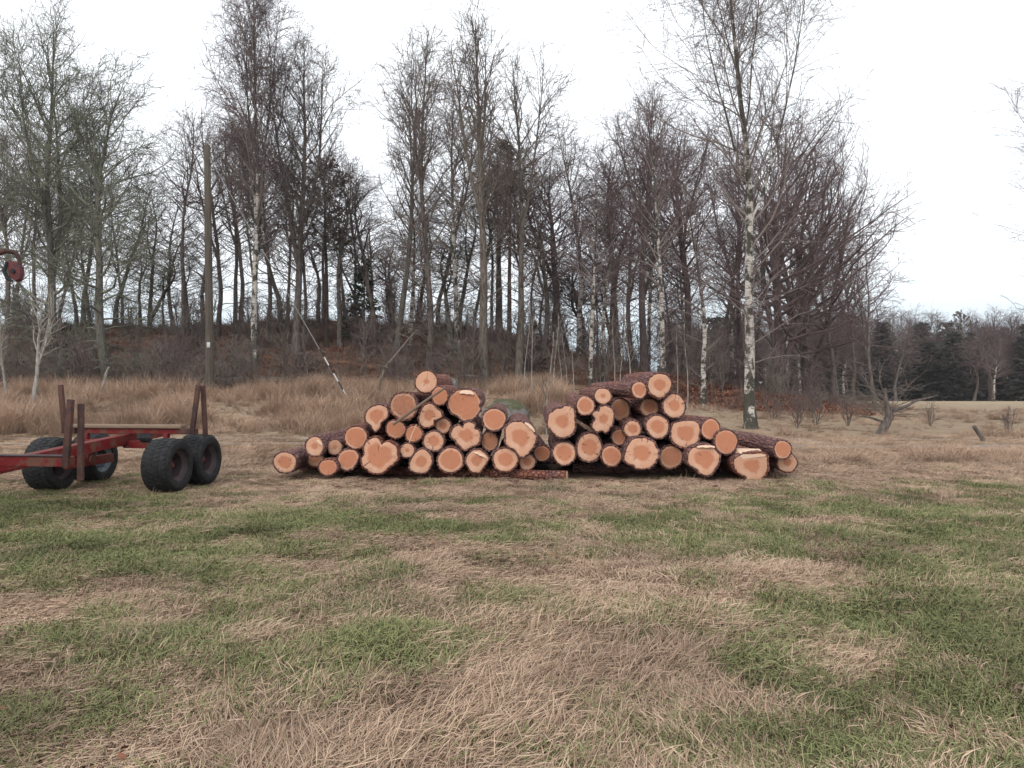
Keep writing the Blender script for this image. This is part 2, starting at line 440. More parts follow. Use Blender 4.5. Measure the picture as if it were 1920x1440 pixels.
def grow(seed, H, r0, cs=.3, nl=30, llen=.24, ang=(75, 28), trop1=.03, wig=.10, forks=(), bden=2.6, tden=3.4, fden=2.0,
         blen=.42, tlen=.75, droop=0.0, bias=None, lowbr=0, tr=.0085, shape='oval', sweep=0.0, maxtw=9000, frad=.72, lrad=1.0):
    rg = random.Random(seed); L0 = []; L1 = []; L2 = []; L3 = []; L4 = []
    stems = []
    def stem(p, d, L, ra, first):
        n = 18
        pts = [p]; rr = []; st = L / (n - 1); ds = [d]
        for i in range(1, n):
            d = norm((d[0] + rg.gauss(0, wig * .30), d[1] + rg.gauss(0, wig * .30), d[2] + .12))
            p = (p[0] + d[0] * st, p[1] + d[1] * st, p[2] + d[2] * st); pts.append(p); ds.append(d)
        for i in range(n):
            t = i / (n - 1)
            r = ra * ((1 - t) ** .85 * .97 + .03)
            if first: r *= 1 + .55 * math.exp(-t * 26)
            rr.append(max(r, .012))
        L0.append((pts, rr)); stems.append((pts, rr, ds, L, first))
        return pts, ds, rr
    pts, ds, rr = stem((0, 0, -.25), norm((rg.gauss(0, .03) + sweep, rg.gauss(0, .03), 1)), H + .25, r0, True)
    for f, a, az in forks:
        i = int(f * 17); d = ds[i]
        dd = norm((d[0] + math.tan(math.radians(a)) * math.cos(az), d[1] + math.tan(math.radians(a)) * math.sin(az), d[2]))
        stem(pts[i], dd, H * (1 - f) * rg.uniform(.86, 1.0), rr[i] * frad, False)
    for pts, rr, ds, L, first in stems:
        k = nl if first else int(nl * .65)
        lo = cs if first else .12
        for j in range(k + (lowbr if first else 0)):
            t = lo + (1 - lo) * ((j + rg.random()) / k) * .985
            low = False
            if j >= k: t = rg.uniform(.08, lo); low = True
            q = min(t * 17, 16.99); i = int(q); f = q - i
            p = tuple(pts[i][m] * (1 - f) + pts[i + 1][m] * f for m in range(3)); rad = rr[i] * (1 - f) + rr[i + 1] * f
            u = (t - lo) / (1 - lo)
            if shape == 'oval': pr = .45 + .75 * math.sin(math.pi * min(max(u * .8 + .12, 0), 1)) - .35 * u
            elif shape == 'cone': pr = 1.05 * (1 - u) + .18
            elif shape == 'wide': pr = .55 + .8 * math.sin(math.pi * (u * .7 + .2)) - .25 * u
            else: pr = .6 * (1 - u) + .3
            Ln = H * llen * max(pr, .15) * rg.uniform(.65, 1.2) * (1 if first else .85)
            if low: Ln = H * llen * rg.uniform(.25, .6)
            a = math.radians(ang[0] + (ang[1] - ang[0]) * (u if not low else -.05) + rg.gauss(0, 8))
            az = rg.uniform(0, 2 * math.pi)
            if bias and rg.random() < bias[1]: az = bias[0] + rg.gauss(0, .6)
            d = norm((math.sin(a) * math.cos(az), math.sin(a) * math.sin(az), math.cos(a)))
            rl = min(rad * .62, .012 + Ln * .0125) * lrad
            lp, lr, ld = walk(p, d, Ln, 8, wig, trop1 if not low else -.02, rl, .008, rg)
            L1.append((lp, lr))
            nb = int(Ln * bden + rg.random())
            for b in range(nb):
                tb = rg.uniform(.15, 1.0); q = min(tb * 7, 6.99); i = int(q); f = q - i
                bp = tuple(lp[i][m] * (1 - f) + lp[i + 1][m] * f for m in range(3)); bd = ld[i]
                pp = perp(bd, rg); sa = math.radians(rg.uniform(25, 58))
                d2 = norm(tuple(bd[m] * math.cos(sa) + pp[m] * math.sin(sa) for m in range(3)))
                Lb = min(Ln * blen * (1.15 - .6 * tb) * rg.uniform(.6, 1.3), 3.2); Lb = max(Lb, .4)
                bpnt, br, bdd = walk(bp, d2, Lb, 5, wig * 1.2, trop1 * .8 - droop * .35, min(lr[i] * .6, .006 + Lb * .007), .006, rg)
                L2.append((bpnt, br))
                ntw = int(Lb * tden + rg.random() + .6)
                for c in range(ntw):
                    tb2 = rg.uniform(.15, 1.0); q = min(tb2 * 4, 3.99); i2 = int(q); f2 = q - i2
                    tp = tuple(bpnt[i2][m] * (1 - f2) + bpnt[i2 + 1][m] * f2 for m in range(3)); bd2 = bdd[i2]
                    pp = perp(bd2, rg); sa = math.radians(rg.uniform(20, 60))
                    d3 = norm(tuple(bd2[m] * math.cos(sa) + pp[m] * math.sin(sa) for m in range(3)))
                    Lt = tlen * rg.uniform(.45, 1.25)
                    tpn, trr, tdd = walk(tp, d3, Lt, 4, wig * 1.4, .02 - droop, tr, tr * .6, rg)
                    L3.append((tpn, trr))
                    nf = int(Lt * fden + rg.random())
                    for e in range(nf):
                        i3 = rg.choice((1, 2, 2, 3)); pp = perp(tdd[i3], rg); sa = math.radians(rg.uniform(25, 60))
                        d4 = norm(tuple(tdd[i3][m] * math.cos(sa) + pp[m] * math.sin(sa) for m in range(3)))
                        fp, fr, _ = walk(tpn[i3], d4, tlen * rg.uniform(.3, .65), 3, wig * 1.2, .0 - droop * 1.2, tr * .72, tr * .45, rg)
                        L4.append((fp, fr))
    if len(L4) > maxtw: L4 = rg.sample(L4, maxtw)
    if len(L3) > maxtw: L3 = rg.sample(L3, maxtw)
    return L0, L1, L2, L3, L4

def tree_meshes(name, levels, mt, mtw, tri_sides=(11, 6, 4, 3, 3)):
    L0, L1, L2, L3, L4 = levels
    V, Fq, n, _ = tubes(L0, tri_sides[0])
    V = V + (NR.rand(*V.shape) - .5) * .012
    trunk = mesh_np(name + '_trunk', V, [Fq], mt)
    Vs = []; Fs = []; lev = []; o = 0
    for i, L in enumerate((L1, L2, L3, L4)):
        if not L: continue
        V, Fq, n, _ = tubes(L, tri_sides[i + 1])
        Vs.append(V); Fs.append(Fq + o); o += n; lev.append(np.full(n, (.1, .45, .8, 1.0)[i]))
    crown = mesh_np(name + '_crown', np.vstack(Vs), [np.vstack(Fs)], mtw, {'lev': np.concatenate(lev)})
    return trunk, crown

# spruce / pine: trunk + needle sprays
def conifer(name, seed, H, r0, cs, rmax, mt, mn, spray=.34, density=1.0, pine=False):
    rg = random.Random(seed); L0 = []; L1 = []
    pts, rr, ds = walk((0, 0, -.25), (0, 0, 1), H + .25, 12, .012, .2, r0, .02, rg); L0.append((pts, rr))
    quads = []
    def spr(p, d, L):
        s_ = perp(d, rg)
        w = L * .22
        up = (rg.uniform(-.15, .15), rg.uniform(-.15, .15), rg.uniform(-.25, .1))
        e = tuple(p[m] + d[m] * L + up[m] * L for m in range(3)); md = tuple((p[m] * .45 + e[m] * .55) for m in range(3))
        quads.append((p, tuple(md[m] + s_[m] * w for m in range(3)), e, tuple(md[m] - s_[m] * w for m in range(3))))
    z = H * cs
    while z < H * .985:
        u = (z / H - cs) / (1 - cs)
        if pine: Rr = rmax * (.35 + .9 * math.sin(math.pi * min(.15 + u * .8, 1)) - .2 * u)
        else: Rr = rmax * (1 - u) ** .85 + .12
        nb = rg.randint(4, 6)
        for b in range(nb):
            az = rg.uniform(0, 6.283); el = math.radians(rg.uniform(-22, 8) if not pine else rg.uniform(0, 40)) + u * .5
            d = (math.cos(az) * math.cos(el), math.sin(az) * math.cos(el), math.sin(el))
            L = Rr * rg.uniform(.65, 1.15)
            p0 = (0, 0, z + rg.uniform(-.15, .15))
            lp, lr, ld = walk(p0, d, L, 5, .06, .03, .012 + L * .009, .006, rg); L1.append((lp, lr))
            ns = int(L * 9 * density) + 4
            for s_ in range(ns):
                t = rg.uniform(.12 if not pine else .5, 1.0); q = min(t * 4, 3.99); i = int(q); f = q - i
                p = tuple(lp[i][m] * (1 - f) + lp[i + 1][m] * f for m in range(3))
                pp = perp(ld[i], rg); a = rg.uniform(.3, 1.1)
                dd = norm((ld[i][0] * math.cos(a) + pp[0] * math.sin(a), ld[i][1] * math.cos(a) + pp[1] * math.sin(a), ld[i][2] * math.cos(a) + pp[2] * math.sin(a) * .6 - .12))
                spr(p, dd, spray * rg.uniform(.6, 1.3))
        z += max(.16, H * .028) * rg.uniform(.8, 1.3)
    for s_ in range(8): spr((0, 0, H * .96), norm((rg.gauss(0, .3), rg.gauss(0, .3), 1)), spray)
    V, Fq, n, _ = tubes(L0, 9); trunk = mesh_np(name + '_trunk', V, [Fq], mt)
    V, Fq, n, _ = tubes(L1, 3)
    Q = np.array(quads).reshape(-1, 3); qi = np.arange(len(Q)).reshape(-1, 4) + len(V)
    crown = mesh_np(name + '_crown', np.vstack([V, Q]), [Fq, qi], mn, smooth=False)
    return trunk, crown

PI = math.pi
PROTO = {}   # kind -> (trunk mesh, crown mesh, height)
def proto(kind, H, levels, mt, mtw, **k): PROTO[kind] = tree_meshes(kind, levels, M[mt], M[mtw], **k) + (H,)

proto('lichenA', 16, grow(1, 16, .21, cs=.14, nl=44, llen=.25, ang=(78, 22), trop1=.05, wig=.15, forks=((.34, 13, .4), (.45, 14, 3.4)), bden=2.5, tden=3.6, fden=2.4, lowbr=12, tr=.0105, maxtw=9000), 'bark_lichen', 'tw_lichen')
proto('lichenB', 15, grow(2, 15, .22, cs=.18, nl=42, llen=.28, ang=(85, 25), trop1=.05, wig=.2, forks=((.5, 16, 2.6),), bden=2.6, tden=3.7, fden=2.3, lowbr=12, tr=.0105), 'bark_lichen', 'tw_lichen')
proto('birchA', 20, grow(3, 20, .19, cs=.26, nl=44, llen=.20, ang=(48, 16), trop1=.03, wig=.09, forks=((.28, 8, .2), (.36, 9, 3.3)), bden=2.8, tden=4.0, fden=2.8, droop=.10, tr=.0092, maxtw=10000), 'birch', 'tw_birch')
proto('darkA', 17, grow(4, 17, .24, cs=.18, nl=44, llen=.24, ang=(58, 16), trop1=.06, wig=.12, forks=((.3, 12, 2.9), (.42, 14, .1)), bden=2.6, tden=3.8, fden=2.3, lowbr=6, tr=.010), 'bark_dark', 'tw_dark')
proto('aspenA', 17, grow(5, 17, .19, cs=.26, nl=38, llen=.17, ang=(52, 14), trop1=.06, wig=.10, forks=((.5, 9, 1.0),), bden=2.4, tden=3.2, fden=1.8, lowbr=14, tr=.0105), 'bark_lichen', 'tw_aspen')
proto('aspenB', 17.5, grow(6, 17.5, .19, cs=.22, nl=40, llen=.19, ang=(58, 18), trop1=.06, wig=.12, forks=((.55, 11, 2.2),), bden=2.4, tden=3.2, fden=1.9, lowbr=18, tr=.0105), 'bark_dark', 'tw_aspen')
proto('aspenC', 18, grow(7, 18, .24, cs=.36, nl=32, llen=.19, ang=(52, 14), trop1=.05, wig=.10, forks=((.52, 14, 3.0), (.6, 12, .3)), bden=2.2, tden=2.9, fden=1.5, lowbr=16, tr=.0105), 'bark_aspen', 'tw_aspen')
proto('aspenD', 17.5, grow(8, 17.5, .2, cs=.32, nl=34, llen=.20, ang=(56, 16), trop1=.05, wig=.11, forks=((.48, 12, .2),), bden=2.3, tden=3.0, fden=1.6, lowbr=18, tr=.0105), 'bark_aspen', 'tw_aspen')
proto('bigbirch', 19, grow(9, 19, .20, cs=.30, nl=34, llen=.27, ang=(52, 18), trop1=.03, wig=.11, forks=((.42, 27, .1), (.50, 24, 3.1), (.60, 22, .5)), bden=2.6, tden=3.6, fden=3.0, droop=.12, lowbr=14, blen=.40, tlen=.6, tr=.0056, maxtw=15000, sweep=-.045, frad=.40, lrad=.62), 'birch', 'tw_birch', tri_sides=(14, 6, 4, 3, 3))
proto('oakA', 14.5, grow(10, 14.5, .28, cs=.16, nl=24, llen=.38, ang=(72, 24), trop1=.085, wig=.17, forks=((.12, 24, .1), (.18, 20, 2.4), (.26, 20, 5.0), (.34, 22, 1.0)), bden=1.7, tden=2.8, fden=1.9, shape='wide', bias=(.1, .35), tr=.0088, maxtw=8000, lrad=1.25), 'bark_oak', 'tw_oak')
proto('purpleA', 16, grow(11, 16, .24, cs=.34, nl=30, llen=.26, ang=(58, 20), trop1=.06, wig=.18, forks=((.36, 16, 1.2), (.48, 18, 4.0)), bden=2.1, tden=3.2, fden=2.2, tr=.009, maxtw=9000), 'bark_oak', 'tw_oak')
proto('birchB', 15, grow(12, 15, .15, cs=.36, nl=36, llen=.20, ang=(55, 20), trop1=.03, wig=.10, forks=(), bden=2.8, tden=4.0, fden=2.8, droop=.10, lowbr=7, tr=.009), 'birch', 'tw_birch')
proto('slimA', 13, grow(13, 13, .13, cs=.38, nl=28, llen=.20, ang=(60, 20), trop1=.05, wig=.17, forks=((.55, 14, 1.0),), bden=2.0, tden=2.8, fden=1.5, lowbr=9, tr=.0088), 'bark_dark', 'tw_dark')
proto('slimB', 13, grow(14, 13, .14, cs=.33, nl=30, llen=.23, ang=(66, 22), trop1=.05, wig=.22, forks=((.4, 16, 2.0),), bden=2.0, tden=2.9, fden=1.6, lowbr=9, tr=.0088), 'bark_dark', 'tw_oak')
proto('slimC', 13, grow(15, 13, .14, cs=.26, nl=34, llen=.23, ang=(80, 26), trop1=.045, wig=.2, forks=((.5, 15, 4.0),), bden=2.2, tden=3.0, fden=1.7, lowbr=10, tr=.0098), 'bark_lichen', 'tw_lichen')
proto('smallA', 7, grow(16, 7, .085, cs=.22, nl=24, llen=.30, ang=(80, 26), trop1=.04, wig=.16, forks=((.35, 16, .5),), bden=2.6, tden=3.6, fden=1.8, blen=.5, tlen=.5, tr=.008), 'bark_dark', 'tw_oak')
PROTO['spruce'] = conifer('spruce', 20, 15, .17, .03, 2.7, M['bark_spruce'], M['spruce'], .6, 1.3) + (15,)
PROTO['spruceB'] = conifer('spruceB', 21, 13, .15, .04, 2.5, M['bark_spruce'], M['spruce'], .6, 1.2) + (13,)
PROTO['pine'] = conifer('pine', 22, 13, .18, .5, 2.1, M['bark_spruce'], M['pine'], .22, 2.4, pine=True) + (13,)
PROTO['youngspruce'] = conifer('young_spruce', 23, 5, .07, .05, 1.25, M['bark_spruce'], M['ever'], .26, 1.6) + (5,)

def place_tree(kind, name, px, D, topy=None, H=None, rz=0.0, label='', cat='tree', group=None, sxy=None):
    p = at(px, D); tm, cm, h0 = PROTO[kind]
    if H is None: H = CH + (HY - topy) / F * D - p.z
    s_ = H / h0
    t = thing(name, label, cat, p, rz, group)
    w = sxy if sxy else s_
    t.scale = (w, w, s_)
    link('trunk', tm, t); link('crown', cm, t)
    return t

# named trees (column, distance, top row)
place_tree('lichenA', 'deciduous_tree', 100, 38, 45, rz=.6, label='tall bare forked tree with lichen-green trunk and wide pale crown beside the crane hook')
place_tree('lichenB', 'deciduous_tree', 203, 36, 110, rz=3.9, label='bare tree with mossy green trunk and crooked side limbs near the utility pole')
place_tree('slimA', 'deciduous_tree', 345, 50, 205, rz=1.0, label='slim bare tree on the knoll crest just behind the utility pole', sxy=1.15)
place_tree('birchA', 'birch_tree', 478, 42, -70, rz=.3, label='very tall slender birch with several stems rising behind the stay wire', sxy=.92)
place_tree('darkA', 'deciduous_tree', 556, 44, 85, rz=.2, label='dark bare tree with upright forked limbs and rounded crown beside the tall birch', sxy=.95)
place_tree('pine', 'pine_tree', 612, 46, 300, rz=.2, label='small brownish pine with dense dark crown beside the dark forked tree')
place_tree('slimA', 'deciduous_tree', 664, 50, 300, rz=3.0, label='thin bare pole-like tree between the brown pine and the young spruce')
place_tree('youngspruce', 'spruce_tree', 682, 47, 490, rz=0, label='young dark green spruce on the knoll crest among bare trunks', cat='tree')
place_tree('aspenA', 'aspen_tree', 742, 44, 125, rz=1.4, label='upright bare aspen with ivy-green lower trunk and narrow crown', sxy=1.0)
place_tree('aspenB', 'aspen_tree', 806, 40, 60, rz=.5, label='tall dark-trunked bare aspen rising behind the mossy boulder', sxy=.98)
place_tree('birchB', 'birch_tree', 858, 44, 150, rz=.9, label='bare birch with soft drooping twigs between two tall aspens', sxy=1.05)
place_tree('aspenC', 'aspen_tree', 908, 36, 35, rz=.35, label='stout grey aspen with thick bare trunk and forked airy top behind the log piles')
place_tree('aspenD', 'aspen_tree', 972, 38, 80, rz=.2, label='tall bare aspen leaning its crown outward next to the stout grey aspen')
place_tree('pine', 'pine_tree', 955, 46, 280, rz=1.7, label='dark pine crown showing between the two tall grey aspens')
place_tree('birchB', 'birch_tree', 1085, 48, 250, rz=2.4, label='bushy-topped birch with dense purple twigs behind the gap between piles', sxy=1.25)
place_tree('birchB', 'birch_tree', 1106, 37, 330, rz=4.0, label='slim birch with brown and white trunk standing at the leaf-covered slope', sxy=.8)
place_tree('birchB', 'birch_tree', 1133, 38, 350, rz=5.1, label='slim birch with narrow pale trunk close beside another birch on the slope', sxy=.75)
place_tree('purpleA', 'deciduous_tree', 1207, 42, 185, rz=.5, label='dark tree with thick straight trunk and purple twiggy crown behind the topmost log')
place_tree('birchB', 'birch_tree', 1244, 36, 195, rz=1.0, label='birch with blotched white trunk rising right behind the topmost log')
place_tree('birchB', 'birch_tree', 1318, 30, 335, rz=2.0, label='small birch with bright speckled white trunk in the red leaf litter', sxy=.75)
place_tree('bigbirch', 'birch_tree', 1408, 23.5, -150, rz=.0, label='large white-trunked birch with spreading airy crown and dark rough base')
place_tree('oakA', 'oak_tree', 1462, 42, 245, rz=.0, label='broad many-stemmed tree with arching purple-brown limbs at the wood edge')
place_tree('purpleA', 'deciduous_tree', 1385, 52, 270, rz=1.3, label='broad dark tree half hidden behind the large white-trunked birch', sxy=.9)
place_tree('slimB', 'deciduous_tree', 1560, 52, 385, rz=.4, label='thin-limbed bare tree with low twigs on the field side of the wood', sxy=1.25)
place_tree('smallA', 'deciduous_tree', 1642, 36, 462, rz=.9, label='lone small bare tree with thin spreading limbs at the field edge', sxy=1.1)
place_tree('slimB', 'deciduous_tree', 1597, 55, 425, rz=.9, label='thin bare tree between the wood and the lone small field tree', sxy=1.05)

place_tree('purpleA', 'deciduous_tree', 1040, 50, 300, rz=2.2, label='twiggy purple-brown tree filling the space beside the bushy-topped birch', sxy=1.15)
place_tree('purpleA', 'deciduous_tree', 1148, 50, 285, rz=4.1, label='twiggy purple-brown tree between the bushy-topped birch and the dark straight tree', sxy=1.2)
place_tree('purpleA', 'deciduous_tree', 1285, 46, 250, rz=3.3, label='full-crowned purple tree standing between the blotched birch and the large birch', sxy=1.15)
place_tree('oakA', 'oak_tree', 1515, 47, 315, rz=5.6, label='rounded arching tree touching the broad many-stemmed one on its field side', sxy=.95)
place_tree('slimB', 'deciduous_tree', 700, 47, 320, rz=.7, label='reddish crooked tree right behind the young spruce', sxy=1.3)
place_tree('slimB', 'deciduous_tree', 1015, 44, 340, rz=1.9, label='reddish crooked tree next to the leaning aspen', sxy=1.3)
# crowd of look-alike trees on the knoll
skyl = np.array([(-200, 150), (0, 130), (100, 90), (200, 160), (260, 260), (300, 320), (350, 250), (400, 190), (470, 80), (560, 130), (650, 260), (680, 310), (740, 200), (800, 170), (870, 190), (930, 150), (1000, 200),
                 (1060, 300), (1130, 300), (1210, 230), (1300, 260), (1480, 280), (1540, 350), (1600, 460), (1640, 520)])
rgb_ = random.Random(5)
crowd = [('slimA', 'dark bare tree with thin straight trunk', 'thin dark trees on the knoll'),
         ('slimB', 'crooked bare tree with reddish-brown twigs', 'crooked trees on the knoll'),
         ('slimC', 'lichen-grey bare tree with many low side twigs', 'lichen-grey trees on the knoll'),
         ('purpleA', 'dark-trunked tree with dense purple-brown crown', 'purple-brown trees in the wood'),
         ('birchB', 'bare birch with thin pale trunk', 'birches deep in the wood')]
def zone(px):
    for lim, w in ((60, 'beyond the pale forked young tree'), (150, 'beside the tall lichen-green forked tree'), (300, 'beside the crooked mossy tree'), (430, 'behind the utility pole'), (520, 'beside the very tall slender birch'),
                   (640, 'beside the brown pine'), (720, 'beside the young spruce'), (840, 'behind the rounded boulder'), (940, 'beside the stout grey aspen'), (1030, 'beside the leaning aspen'),
                   (1130, 'behind the gap between the log piles'), (1225, 'behind the topmost egg-shaped log'), (1300, 'beside the blotched birch'), (1420, 'behind the large birch')):
        if px < lim: return w
    return 'beside the broad many-stemmed tree'
cols_ = np.linspace(-160, 1590, 78)
for i, px in enumerate(cols_):
    px = px + rgb_.uniform(-14, 14); D = rgb_.uniform(42, 64)
    if px > 1250: D = rgb_.uniform(46, 75)
    if px > 1300 and i % 2: continue
    dtop = rgb_.choice((30, 70, 120, 190, 240))
    top = min(np.interp(px, skyl[:, 0], skyl[:, 1]) + dtop, 520)
    if px < 330: kd = rgb_.choice((0, 2, 2, 1))
    elif px < 640: kd = rgb_.choice((0, 2, 2, 1, 0))
    elif px < 1050: kd = rgb_.choice((0, 0, 1, 2, 4))
    else: kd = rgb_.choice((0, 1, 1, 3, 4))
    kind, lab, grp = crowd[kd]
    lab = ('tall ' if dtop <= 70 else 'short ' if dtop >= 190 else 'middling ') + lab + ' ' + zone(px)
    place_tree(kind, 'birch_tree' if kind == 'birchB' else 'deciduous_tree', px, D, top, rz=rgb_.uniform(0, 6.28), label=lab, group=grp, sxy=rgb_.uniform(.85, 1.3))

# far wood across the field
for i in range(185):
    px = 1250 + (i / 184) * 1050 + rgb_.uniform(-12, 12); D = rgb_.choice((104, 112, 120, 130, 142)) + rgb_.uniform(-3, 3)
    sp = rgb_.random()
    if sp < .36:
        kd = rgb_.choice(('spruce', 'spruceB')); lab = 'dark spruce standing in the far wood across the field'; g = 'spruces in the far wood'; nm = 'spruce_tree'
        top = rgb_.choice((640, 622, 612, 604)) + (0 if px > 1600 else -18)
        w = rgb_.uniform(.95, 1.35)
    else:
        kd = rgb_.choice(('purpleA', 'slimB', 'slimA')); lab = 'bare purple-brown tree in the far wood across the field'; g = 'bare trees in the far wood'; nm = 'deciduous_tree'
        top = rgb_.uniform(578, 640); w = rgb_.uniform(1.1, 1.8)
    lab = lab.replace('in the far wood across the field', 'in the far wood ' + ('seen past the large birch' if px < 1500 else 'behind the lone small field tree' if px < 1690 else 'beneath the flat-topped pine' if px < 1870 else 'above the leaning post' if px < 1930 else 'at the field end away from the knoll'))
    place_tree(kd, nm, px, D, top, rz=rgb_.uniform(0, 6.28), label=lab, group=g, sxy=w)
place_tree('pine', 'pine_tree', 1802, 108, 588, rz=.3, label='flat-topped pine standing above the far wood across the field', sxy=1.0)
for px, top in ((1864, 640), (1502, 585), (1582, 620), (1560, 612)):
    place_tree('birchB', 'birch_tree', px, 92 if px > 1800 else 62, top, rz=px, label='thin white birch trunk at the edge of the dark far wood', group='thin white birches before the far wood', sxy=.8)
# birch mostly outside the frame on the field side
place_tree('bigbirch', 'birch_tree', 2040, 20, H=9.0, rz=3.0, label='birch at the open field whose hanging twigs reach over the grass', sxy=.62)

# ------------------------------------------------------------------ saplings, shrubs, deadwood, boulders
def sapling(seed, H, r0, **k):
    a = dict(cs=.25, nl=12, llen=.22, ang=(45, 20), trop1=.06, wig=.12, bden=2.6, tden=2.6, fden=1.0, blen=.5, tlen=.32, tr=.0048)
    a.update(k); return grow(seed, H, r0, **a)
proto('palesap', 4.6, sapling(31, 4.6, .085, cs=.42, forks=((.36, 28, .1), (.42, 20, 1.2)), llen=.22, nl=16, ang=(60, 25), wig=.16), 'bark_pale', 'tw_pale')
proto('sapA', 3.4, sapling(32, 3.4, .03, cs=.35, nl=11), 'bark_pale', 'tw_dead')
proto('sapB', 3.0, sapling(33, 3.0, .024, cs=.3, nl=12, wig=.16), 'bark_dark', 'tw_dead')
proto('shrubA', 1.9, sapling(34, 1.9, .025, cs=.1, nl=18, llen=.4, forks=((.1, 25, .5), (.1, 25, 2.5), (.15, 22, 4.4)), wig=.14, tr=.0055), 'bark_dark', 'tw_oak')
proto('shrubC', 2.4, sapling(36, 2.4, .03, cs=.1, nl=22, llen=.42, ang=(70, 25), forks=((.1, 25, 1.0), (.12, 28, 3.0), (.15, 22, 5.0)), wig=.2, tr=.0065, fden=1.2), 'bark_lichen', 'tw_dead')
proto('shrubB', 1.6, sapling(35, 1.6, .022, cs=.1, nl=18, llen=.45, forks=((.08, 30, 1.5), (.1, 28, 3.5), (.1, 22, 5.4)), wig=.16, tr=.0055), 'bark_dark', 'tw_dead')
place_tree('palesap', 'young_tree', 63, 27, H=4.4, rz=-.3, label='young tree with smooth pale trunk and bright forked limbs behind the trailer')
place_tree('palesap', 'young_tree', 14, 28, H=3.4, rz=2.2, label='thin mossy young tree with dark base beside the pale forked young tree', sxy=.7)
place_tree('sapA', 'sapling', 1026, 21.5, H=2.9, rz=.4, label='grey sapling standing in the dry grass in the gap between the log piles')
rgs = random.Random(9)
for px in (1041, 1053, 1062, 1077, 1150, 1165, 1180, 1268, 1287, 985, 1000):
    place_tree('sapA', 'sapling', px, rgs.uniform(28, 33), H=rgs.uniform(2.8, 4.2), rz=rgs.uniform(0, 6), label='thin pale sapling stem at the knoll foot ' + zone(px), group='pale saplings behind the log piles')
for px in (420, 441, 500, 540, 585, 610, 640, 668, 690, 712, 735, 757, 868, 880, 935, 1340, 1362, 1480, 1530):
    place_tree('sapB', 'sapling', px, rgs.uniform(30, 36), H=rgs.uniform(1.8, 3.4), rz=rgs.uniform(0, 6), label='thin brown leafless sapling at the knoll edge ' + zone(px), group='brown saplings on the knoll edge')
for i in range(110):
    px = rgs.uniform(-60, 1500); D = rgs.uniform(36, 60)
    place_tree(rgs.choice(('shrubA', 'shrubB')), 'shrub', px, D, H=rgs.uniform(1.3, 3.2), rz=rgs.uniform(0, 6), label=rgs.choice(('low', 'leafless', 'spindly')) + ' brown shrub in the undergrowth ' + zone(px), cat='shrub', group='leafless shrubs on the knoll')
for i in range(30):
    px = rgs.uniform(-60, 1000); D = rgs.uniform(33.5, 40)
    kd = 'shrubC' if rgs.random() < (.6 if px < 600 else .1) else rgs.choice(('shrubA', 'shrubB'))
    place_tree(kd, 'shrub', px, D, H=rgs.uniform(1.0, 2.6), rz=rgs.uniform(0, 6), label=('pale-twigged' if kd == 'shrubC' else 'twiggy brown') + ' shrub at the knoll foot ' + zone(px), cat='shrub', group='shrubs at the knoll foot', sxy=rgs.uniform(1.0, 1.7))
for i, (px, D, h) in enumerate(((1495, 24, 1.0), (1530, 25, 1.1), (1590, 25, 1.0), (1450, 27, 1.9), (1522, 30, 1.8), (1745, 25, .7), (1890, 22, .8))):
    place_tree('shrubB' if i % 2 else 'shrubA', 'shrub', px, D, H=h, rz=i * 1.3, label='low leafless shrub in the dry grass along the open field', cat='shrub', group='low shrubs along the field')
for px, D, h in ((125, 38, 3.0), (110, 41, 2.4), (1000, 42, 2.6), (1330, 44, 2.2)):
    place_tree('youngspruce', 'juniper_bush', px, D, H=h, rz=px, label='dark evergreen bush standing on the brown knoll', cat='bush', group='evergreen bushes on the knoll', sxy=.62)

# gnarled dead tree by the field
gn = thing('dead_tree', 'short gnarled dead tree with dark crooked trunk and thin drooping branches', 'tree', at(1660, 22.5))
mb = MB()
mb.tube([(-.12, 0, -.1), (-.08, 0, .12), (.02, .02, .3), (.12, 0, .5), (.10, .02, .72), (.02, 0, .95), (.0, 0, 1.35)], [.19, .14, .13, .12, .10, .06, .03], 9)
mb.tube([(.10, 0, .62), (.35, 0, .72), (.62, .05, .80), (.9, .1, .95), (1.2, .1, 1.02), (1.6, .12, 1.12)], [.075, .06, .045, .035, .022, .01], 7)
mb.tube([(.0, 0, .35), (-.25, 0, .42), (-.5, -.05, .5), (-.8, -.05, .52)], [.05, .04, .03, .012], 6)
mb.build('trunk', M['bark_dark'], gn)
Ls = ([], [], [], [], [])
rg = random.Random(44)
for i in range(26):
    z = rg.uniform(.4, 1.35); az = rg.uniform(0, 6.28)
    lp, lr, ld = walk((0.02, 0, z), norm((math.cos(az), math.sin(az), rg.uniform(-.05, .9))), rg.uniform(.7, 1.7), 8, .14, -.03, .014, .005, rg); Ls[1].append((lp, lr))
    for j in range(7):
        q = rg.randint(2, 7); pp = perp(ld[q], rg)
        a_, b_, c_ = walk(lp[q], norm(tuple(ld[q][m] + pp[m] * .8 for m in range(3))), rg.uniform(.25, .6), 4, .16, -.05, .006, .003, rg); Ls[3].append((a_, b_))
Ls[0].append((lp, lr))
_, cmesh = tree_meshes('dead_crown', Ls, M['bark_dark'], M['tw_dead'])
link('branches', cmesh, gn)

